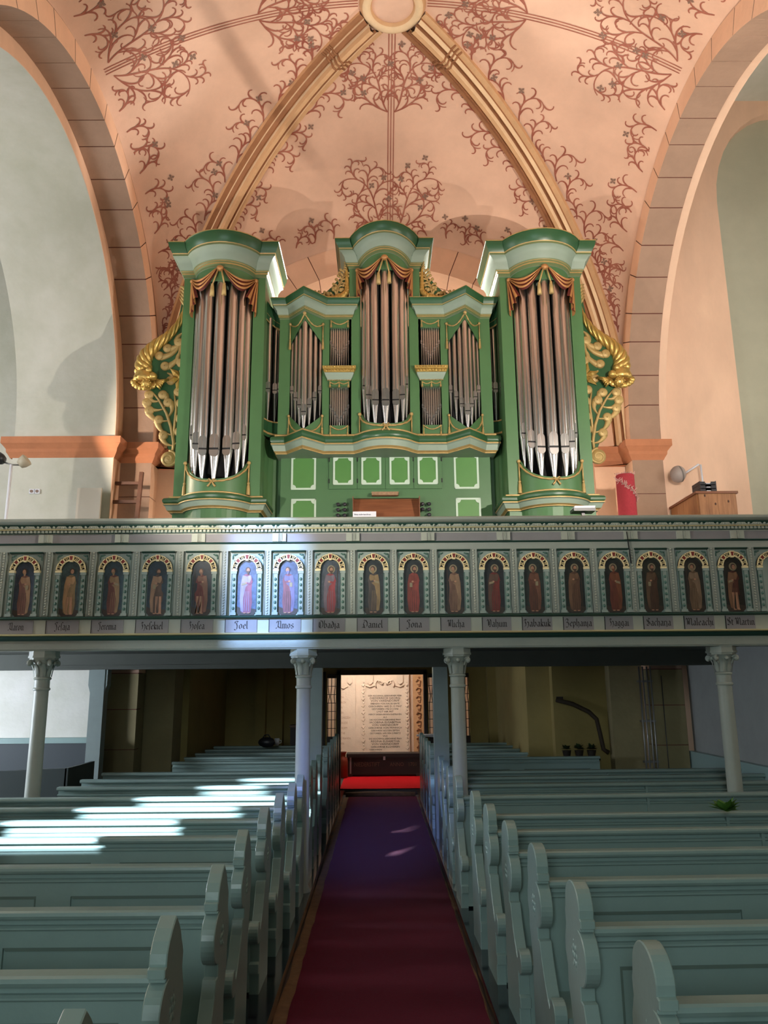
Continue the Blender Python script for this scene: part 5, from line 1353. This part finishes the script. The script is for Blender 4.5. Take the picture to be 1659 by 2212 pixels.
LINES = [('DER HOCHWOL GEBOHRNER HERR', .055), ('DIEDERRICH GEORG', .072), ('VON VARENDORFF', .072), ('ERBHERR VON HAUSE EINTE', .060), ('GEBOHREN 1642 D 12 MAY', .060), ('GESTORBEN 1702 D 2 IVNI', .060), ('LYGT HIR MIT', .060), ('MERCY DESSEN BEIDEN EHEFRAVEN', .054),
         ('ALS', .05), ('DIE HOCHWOLGEBOHRNE FRAV', .055), ('IACOBINA ELISABETHA', .066), ('VON VARENDORFF', .066), ('GEBOHRNE VON MVNNICH', .058), ('GEBOHREN 1652 DEN SEPTEM', .056), ('GESTORBEN 1693 DEN 2 MARTZ', .056), ('VND', .052),
         ('DIE HOCHWOLGEBOHRNE FRAV', .058), ('REGINA ELISABETHA', .068), ('VON VARENDORFF', .068), ('GEBOHRNE KLOVERBN', .060)]
z = 1.60
for s_, h in LINES:
    text(s_, h, (0, -.073, z), INKB, ep, sx=.95 if len(s_) > 22 else 1.15); z -= .0655
for s_ in ('GEBOHREN', 'GESTORBEN'):
    text(s_, .055, (-.40, -.073, z), INKB, ep, align='LEFT', sx=1.1); z -= .0655
# second slab at the left
e2 = thing('epitaph_slab', 'worn pale epitaph slab half hidden by the left door post', 'epitaph', (-1.12, 20.1, .3))
MB().box(-.5, .5, -.05, 0, 0, 2.6).build('slab', SLAB, e2)
INKF = M('faded_letter_paint', '#AE8468', .8); z = 1.56
for s_ in ('SCHEN', 'NEDRICH', 'NDEN', 'BOLEN', 'DEN DREIZEH', 'OSTERODE', 'NACHDEM', 'WERTHE', 'SEINE FRAVEN', 'LINDEN', 'DITO'):
    text(s_, .075, (.02, -.053, z), INKF, e2, align='LEFT', sx=.75); z -= .125
cr = MB(); cr.tube([(.1, -.06, 1.85), (.2, -.08, 1.80), (.32, -.06, 1.86)], .016, 6); cr.prism([(.30, 2.1), (.30, 1.95), (.36, 1.9), (.42, 1.95), (.42, 2.1)], -.09, -.05, 'y'); cr.build('carved_crest', SLAB, e2)
e3 = thing('carved_pilaster', 'narrow brown carved stone pilaster right of the lettered slab', 'pilaster', (.98, 20.095, .3))
MB().box(-.14, .14, -.09, 0, 0, 2.6).build('pilaster_shaft', M('tan_carved_stone', '#C4966A', .85, var=.15, vscale=6), e3)
cr = MB(); rr = random.Random(9)
for k in range(9):
    zc = .35+.2*k; cr.tube([(-.06, -.10, zc), (-.02, -.12, zc+.06), (.05, -.11, zc+.03), (.04, -.1, zc-.05), (-.03, -.11, zc-.06)], .016, 5); cr.ball((.02, -.10, zc+.11), .03, 6, 5, 0, (1, .5, 1))
cr.build('carved_foliage', M('brown_carved_stone', '#9A6A48', .85), e3)
# chest
ch = thing('wooden_chest', 'long black wooden chest with faded writing on the red carpet behind the doorway', 'chest', (.09, 18.75, .122))
MB().box(-.86, .86, -.02, .45, .03, .42).build('chest_body', CHESTM, ch)
MB().box(-.88, .88, -.04, .46, .42, .50).build('chest_lid', CHESTM, ch)
MB().box(-.84, -.74, -.03, .4, 0, .06).box(.74, .84, -.03, .4, 0, .06).build('chest_foot', DWOOD, ch)
MB().box(-.80, -.76, -.026, -.02, .0, .42).box(-.02, .03, -.05, -.04, .36, .44).build('iron_fitting', GREYM, ch)
text('NIEDERSTIFT', .13, (-.40, -.022, .22), M('faded_chest_paint', '#5A4436', .8), ch, sx=.8); text('ANNO   1701', .12, (.45, -.022, .22), MATS['faded_chest_paint'], ch, sx=.9)
mc = thing('milk_can', 'rust-red metal can standing left of the black chest', 'can', (-.86, 18.55, .118))
MB().lathe([(.10, 0), (.115, .02), (.115, .36), (.10, .42), (.065, .46), (.065, .52), (.085, .55), (.085, .57), (.06, .57)], n=20).build('can_body', M('rust_red_enamel', '#7E3220', .4), mc)
MB().tube([(-.10, 0, .40), (-.14, 0, .44), (-.12, 0, .50), (-.07, 0, .48)], .010, 6).build('can_handle', MATS['rust_red_enamel'], mc)
tb = thing('leaflet_shelf', 'white leaflet shelf board beside the right door post', 'shelf', (1.0, 16.55, 1.12))
MB().prism([(-.24, .03), (-.24, .055), (.30, .075), (.30, .0)], -.12, .12, 'y').build('shelf_board', PAPER, tb); MB().box(.2, .26, -.05, .05, -1.1, 0).build('shelf_leg', DWOOD, tb)

# ---- gallery left: ladder, board, floodlight on a pole, sockets
ld = thing('wooden_ladder', 'brown wooden ladder leaning in the left arch jamb on the gallery', 'ladder', (-4.10, 12.1, 2.92))
for s_, x_ in ((-1, -.235), (1, .225)):
    MB().prism([(-.30, 0), (-.24, 0), (.10, 2.70), (.04, 2.70)], x_-.03, x_+.03, 'x').build('ladder_rail', LADW, ld)
for k in range(8): MB().box(-.21, .20, -.24+.0380*k*1.13-.01, -.20+.0380*k*1.13+.01, .25+.32*k, .30+.32*k).build('ladder_rung', LADW, ld)
tag(MB().box(-4.78, -4.40, 11.86, 11.90, 2.92, 5.28).build('leaning_board', M('cream_board_paint', '#D8CFC0', .7)), 'cream board standing upright left of the ladder', 'board')
def socket(x, z, lab):
    t = thing('double_socket', lab, 'socket', (x, 12.01, z), 0)
    for d_ in (-.045, .045):
        MB().box(d_-.038, d_+.038, -.02, .01, -.038, .038).build('socket_plate', PAPER, t); MB().lathe([(.024, 0), (.024, .012), (.018, .013), (.001, .004)], (d_, -.02, 0), 12, M_=Matrix.Rotation(PI/2, 3, 'X')).build('socket_face', M('socket_grey_brown', '#8C7468', .5), t)
socket(-5.52, 5.265, 'grey double wall socket on the white wall, nearer the floodlight pole'); socket(-4.70, 5.26, 'grey double wall socket on the white wall above the cream board')
fl = thing('floodlight_stand', 'black floodlight on a pale pole by the white left wall', 'floodlight', (-5.44, 11.0, 2.92))
MB().tube([(0, 0, 0), (0, 0, 2.5)], .022, 10).build('pole', PAPER, fl)
MB().lathe([(.10, 0), (.10, .02), (.03, .05)], n=14).build('pole_foot', GREYM, fl)
MB().lathe([(.001, 0), (.06, .01), (.085, .06), (.095, .14), (.075, .15), (.001, .12)], (-.10, -.02, 2.55), 18, M_=Matrix.Rotation(-1.1, 3, 'Y')).build('lamp_housing', PLAST, fl)
MB().lathe([(.001, 0), (.06, .01), (.085, .06), (.095, .14), (.075, .15), (.001, .12)], (.10, .03, 2.50), 18, M_=Matrix.Rotation(.9, 3, 'Y')).build('lamp_housing', M('beige_lamp_paint', '#B8AE98', .5), fl)
MB().tube([(-.12, -.0, 2.54), (0, 0, 2.50), (.12, .02, 2.50)], .012, 6).build('lamp_bracket', GREYM, fl)
# the lamp in the stand, aimed across the organ to the right wall
light('left_floodlight', 'SPOT', (-5.28, 10.75, 5.62), (4.8, 11.6, 7.6), 220, (1, .80, .62), spot_size=math.radians(110), spot_blend=.35, shadow_soft_size=.03)

# unseen floodlight on the right near pier, wires added to cast lines on the vault
nf = thing('shadow_wire_floodlight', 'unseen floodlight on the near right pier, with wires added to cast shadows on the vault', 'floodlight', (3.55, 5.1, 5.0))
MB().box(.04, .72, -.03, .03, -.16, -.12).build('unseen_bracket_arm', GREYM, nf); MB().lathe([(.001, -.12), (.10, -.11), (.11, -.04), (.11, -.02)], n=16).build('lamp_housing', PLAST, nf)  # arm and housing of the unseen floodlight
MB().tube([(-.03, .01, .03), (-.379, .125, .365), (-.255, .403, .338), (-.02, .035, .03)], .0065, 6).build('shadow_wire', GREYM, nf)
MB().tube([(-.03, .024, .02), (-.432, .34, .295), (-.388, .395, .2875), (-.027, .028, .02)], .005, 6).build('shadow_wire', GREYM, nf)

# ---- gallery right: carpet roll, cabinet, trays, lamp
cr_ = thing('carpet_roll', 'rolled red carpet standing upright with a frayed edge right of the organ', 'carpet', (3.84, 11.55, 2.92))
rl = MB().lathe([(.140, 0), (.142, 1.2), (.140, 2.42), (.12, 2.435), (.10, 2.41), (.05, 2.40), (.001, 2.40)], n=28); rl.build('roll_body', M('crimson_carpet_back', '#B23A44', .95, var=.12, vscale=30), cr_)
fr = MB(); rr = random.Random(2)
for i in range(46):
    t = i/45; a = -PI*.95+PI*.95*t; z_ = 2.36-.34*t**1.2
    p0 = Vector((.143*math.cos(a), .143*math.sin(a), z_)); q0 = Vector((p0.x*.06, p0.y*.06, 0)); fr.tube([p0, p0+q0+Vector((rr.uniform(-.03, .03), rr.uniform(-.02, .02), rr.uniform(-.05, .03))), p0+q0*1.4+Vector((rr.uniform(-.04, .04), -.02, rr.uniform(-.07, .05)))], .006, 4)
for i in range(24):
    a = -PI+PI*i/23; p0 = Vector((.13*math.cos(a), .13*math.sin(a), 2.43)); fr.tube([p0, p0+Vector((p0.x*.1+rr.uniform(-.02, .02), p0.y*.1, rr.uniform(0, .035)))], .006, 4)
stuff(fr.build('frayed_threads', M('pale_pink_thread', '#D8A8A0', .9), cr_))
cb = thing('pine_cabinet', 'pine cabinet with knotty boards on the right side of the gallery', 'cabinet', (5.12, 11.3, 2.92))
for k in range(4):
    x0 = -.275+.1425*k; MB().box(x0, x0+.1405, -.02, 0, .05, 2.06).build('front_board', WOOD, cb)
for k in range(4):
    y0 = .01+.255*k; MB().box(-.30, -.278, y0, y0+.252, .05, 2.06).build('side_board', WOOD, cb)
MB().box(-.278, .297, 0, 1.03, .02, 2.06).build('cabinet_body', WOOD, cb)
MB().box(-.325, .32, -.045, 1.05, 2.06, 2.095).build('cabinet_top', WOODB, cb)
kn = MB(); rr = random.Random(4)
for (x, z) in ((-.18, 2.03), (-.03, 1.90), (.17, 1.94), (.02, 1.70), (.06, 1.66), (.1, 1.63), (-.2, 1.5), (.2, 1.4)): kn.ball((x, -.021, z), .014, 8, 5, 0, (1, .15, 1.5))
kn.build('wood_knots', M('dark_knot_wood', '#4A2A18', .6), cb)
tr_ = thing('letter_trays', 'stack of three black letter trays on the pine cabinet', 'trays', (5.03, 11.35, 5.017))
for k in range(3):
    t_ = MB().box(-.125, .125, -.02, .28, .004+.058*k, .012+.058*k).box(-.125, -.115, -.02, .28, .012+.058*k, .058+.058*k).box(.115, .125, -.02, .28, .012+.058*k, .058+.058*k).box(-.115, .115, .27, .28, .012+.058*k, .058+.058*k)
    t_.box(-.115, -.045, -.02, -.012, .012+.058*k, .050+.058*k).box(.045, .115, -.02, -.012, .012+.058*k, .05+.058*k).box(-.045, .045, -.02, -.012, .012+.058*k, .028+.058*k)
    o = t_.build('tray', PLAST, tr_); MB().box(-.03, .03, -.022, -.02, .016+.058*k, .026+.058*k).build('label_strip', PAPER, o)
gl = thing('globe_lamp', 'grey globe spotlight on a white bent arm against the salmon wall', 'lamp', (5.09, 12.2, 5.02))
hd = MB().ball((-.155, 0, .52), .135, 22, 14, 0, (.92, 1, 1.05)); hd.build('lamp_globe', M('grey_lamp_shell', '#A89C96', .45), gl)
MB().lathe([(.137, -.012), (.141, 0), (.137, .012)], (-.13, 0, .525), 24, M_=Matrix.Rotation(PI/2-.25, 3, 'Y')).build('globe_seam', M('lamp_seam_grey', '#75706C', .5), gl)
MB().tube([(-.03, .02, .54), (.20, .0, .685), (.235, 0, .68), (.245, 0, .12), (.245, 0, .11)], .016, 8).build('bent_arm', PAPER, gl)
MB().box(.20, .29, .0, .24, .10, .14).build('wall_bracket', PAPER, gl)
# papers on the organ
nt = thing('notice_sheet', 'white notice with two printed lines standing in front of the key desk', 'notice', (XO-.28, 10.60, 4.385), 0)
MB().box(-.165, .165, 0, .004, 0, .20).build('sheet', PAPER, nt)
text('Bitte nicht berühren', .036, (-.145, -.001, .145), M('print_blue_black', '#3A3C58', .8), nt, align='LEFT', sx=.8); text('Das Spielen der Orgel ist nicht erlaubt', .028, (-.145, -.001, .10), MATS['print_blue_black'], nt, align='LEFT', sx=.8)
MB().tube([(0, .012, .05), (0, .02, -.42)], .008, 6).box(-.1, .1, 0, .06, -.432, -.42).build('sheet_stand', WOODB, nt)
ps = thing('sheet_music_stack', 'white paper sheets lying at the foot of the right organ tower', 'paper', (2.63, 9.55, 4.30))
MB().box(-.13, .13, 0, .2, .08, .095).box(-.12, .14, .01, .2, .095, .108).build('sheets', PAPER, ps)
MB().box(-.14, .14, 0, .2, .04, .08).box(-.02, .02, .08, .12, -1.38, .04).box(-.2, .2, -.05, .25, -1.38, -1.35).build('music_stand', PLAST, ps)

# ================================================================ UNDER THE GALLERY
smb('wall_partition_right', MB().box(4.88, 5.05, 9.5, 12.5, 0, 2.66), M('blue_grey_low_wall_paint', '#8E918C', .9, var=.1, vscale=2))
smb('trim_8', MB().box(4.78, 4.88, 9.4, 12.4, 0, 1.16), PEW)
smb('trim_9', MB().box(-5.9, -4.36, 11.95, 12.06, 1.38, 1.46), PEW)
smb('wall_panelling_left', MB().box(-5.94, -4.2, 11.98, 12.06, 0, 1.40), DGRN if False else M('dark_panelling_paint', '#2C3638', .6))
bx = thing('side_stall', 'dark wooden side stall with sloping top by the white left wall', 'stall', (-4.9, 10.2, .1))
MB().prism([(-1.3, 0), (.95, 0), (.95, 1.10), (-1.3, 1.02)], -.02, .02, 'y').build('stall_front', M('stall_dark_green', '#2E3A38', .5), bx)
MB().prism([(-.02, 0), (.9, 0), (.9, 1.1), (-.02, 1.1)], .93, .97, 'x').build('stall_side', MATS['stall_dark_green'], bx); MB().box(-1.3, .95, .3, .9, .55, .60).build('stall_seat', MATS['stall_dark_green'], bx)
# strips of the dark piers under the gallery
smb('wall_back_left', MB().box(-3.2, -2.02, 16.5, 16.8, 0, 2.66).box(-2.55, -2.35, 16.3, 16.5, 0, 2.66), DARKW)
# niche with a flat arch in the right part
mb = MB(); 
mb.box(2.27, 3.62, 16.6, 16.8, 0, 2.66)
smb('wall_back_right', mb, DARKW)
smb('wall_pier_right_low', MB().box(2.45, 2.85, 13.2, 16.6, 0, 2.66).box(2.85, 3.73, 13.0, 13.2, 0, 2.66), DARKW)
cbx = thing('curved_cable', 'dark curved cable tube running down the back wall to the pews', 'cable', (3.3, 12.93, 0))
MB().tube([(-.42, -.02, 1.93), (-.15, -.02, 1.86), (.10, -.02, 1.74), (.22, -.02, 1.62), (.26, -.02, 1.4), (.30, -.02, 1.15), (.38, -.02, 1.10)], .035, 8).build('cable_tube', M('cable_brown', '#3A2E20', .7), cbx)
MB().box(-.40, -.30, 0, .06, 1.9, 1.98).build('cable_clamp', DWOOD, cbx)
hp = thing('heating_pipes', 'four thin pale heating pipes rising beside the right pier', 'pipes', (4.05, 12.24, .10))
for k, x in enumerate((0, .055, .12, .175)): MB().tube([(x, 0, 0), (x, 0, 2.34)], .013, 8).build('riser', GREYM, hp)
MB().tube([(.34, 0, 0), (.34, 0, 2.2)], .006, 6).build('cable', PLAST, hp)
for k in range(3): MB().box(-.02, .20, .0, .09, .9+.6*k, .93+.6*k).build('pipe_clip', GREYM, hp)
# plants and small things on the far pews
PL_ = M('dark_leaf', '#2E4020', .6); 
def plant(name, x, y, z, r, n, lab, mat, seed, pot=True):
    t = thing(name, lab, 'plant', (x, y, z)); rr = random.Random(seed); f = MB()
    for k in range(n):
        a = rr.uniform(0, 2*PI); e = rr.uniform(.1, 1.2); d_ = Vector((math.cos(a)*math.cos(e), math.sin(a)*math.cos(e), math.sin(e))); q = d_.cross(Vector((0, 0, 1))).normalized()
        L = r*rr.uniform(.6, 1); w_ = L*.28; b_ = Vector((0, 0, .13))
        f.add([b_, b_+d_*L*.5+q*w_, b_+d_*L-Vector((0, 0, L*.12)), b_+d_*L*.5-q*w_], [(0, 1, 2, 3)], 0)
    stuff(f.build('leaves', mat, t))
    if pot: MB().lathe([(.05, 0), (.07, .10), (.075, .11), (.06, .11), (.001, .09)], n=14).build('pot', M('dark_pot', '#30281F', .6), t)
for k, (x, r) in enumerate(((3.00, .115), (3.20, .13), (3.40, .12))):
    plant('potted_plant', x, 12.895, 1.03, r, 34, ['dark potted plant at the left end of the row of three before the back wall', 'dark potted plant in the middle of the row of three before the back wall', 'dark potted plant at the right end of the row, nearest the curved cable'][k], PL_, 30+k)
pb = thing('plant_bench', 'narrow dark bench carrying the potted plants before the back wall', 'bench', (3.2, 12.895, 0)); MB().box(-.32, .32, -.07, .06, .99, 1.03).build('bench_top', DWOOD, pb)
for x in (-.28, .28): MB().box(x-.02, x+.02, -.05, .05, .1, .99).build('leg', DWOOD, pb)
plant('green_bouquet', 2.98, 7.03, .98, .17, 36, 'fresh green leafy bouquet lying on a right pew', M('fresh_leaf', '#4E7A2E', .5), 50, False)
fb = thing('dark_bag', 'small black bag lying on a far left pew before the back wall', 'bag', (-2.05, 14.47, RT+.03)); fbm = MB().ball((0, 0, .09), .14, 14, 8, 0, (1.1, .6, .65)); fbm.build('bag_body', PLAST, fb)
MB().tube([(-.08, 0, .15), (-.03, 0, .22), (.03, 0, .22), (.08, 0, .15)], .01, 6).build('bag_handle', PLAST, fb)
for k, x in enumerate((-2.12, -1.96)):
    c = thing('white_cup', ['white cup on a far left pew, left of two', 'white cup on a far left pew, right of two'][k], 'cup', (x, 15.215, RT+.008)); MB().lathe([(.03, 0), (.045, .03), (.05, .13), (.045, .13), (.03, .02), (.001, .02)], n=16).build('cup_body', PAPER, c); MB().tube([(.045, 0, .10), (.08, 0, .09), (.08, 0, .05), (.042, 0, .04)], .008, 6).build('cup_handle', PAPER, c)
sb = thing('side_chest', 'small brown wooden box with handle on a far pew left of the doorway', 'box', (-1.55, 15.9, RT-.02)); MB().box(-.22, .22, -.15, .15, .0, .33).build('box_body', DWOOD, sb); MB().box(-.24, .24, -.17, .17, .33, .37).build('box_lid', M('box_lid_wood', '#6A4C34', .5), sb); MB().tube([(-.1, 0, .37), (-.06, 0, .43), (.06, 0, .43), (.1, 0, .37)], .012, 6).build('box_handle', DWOOD, sb)
MB().box(-.2, .2, -.13, .13, -.96, 0).build('box_stand', DWOOD, sb)
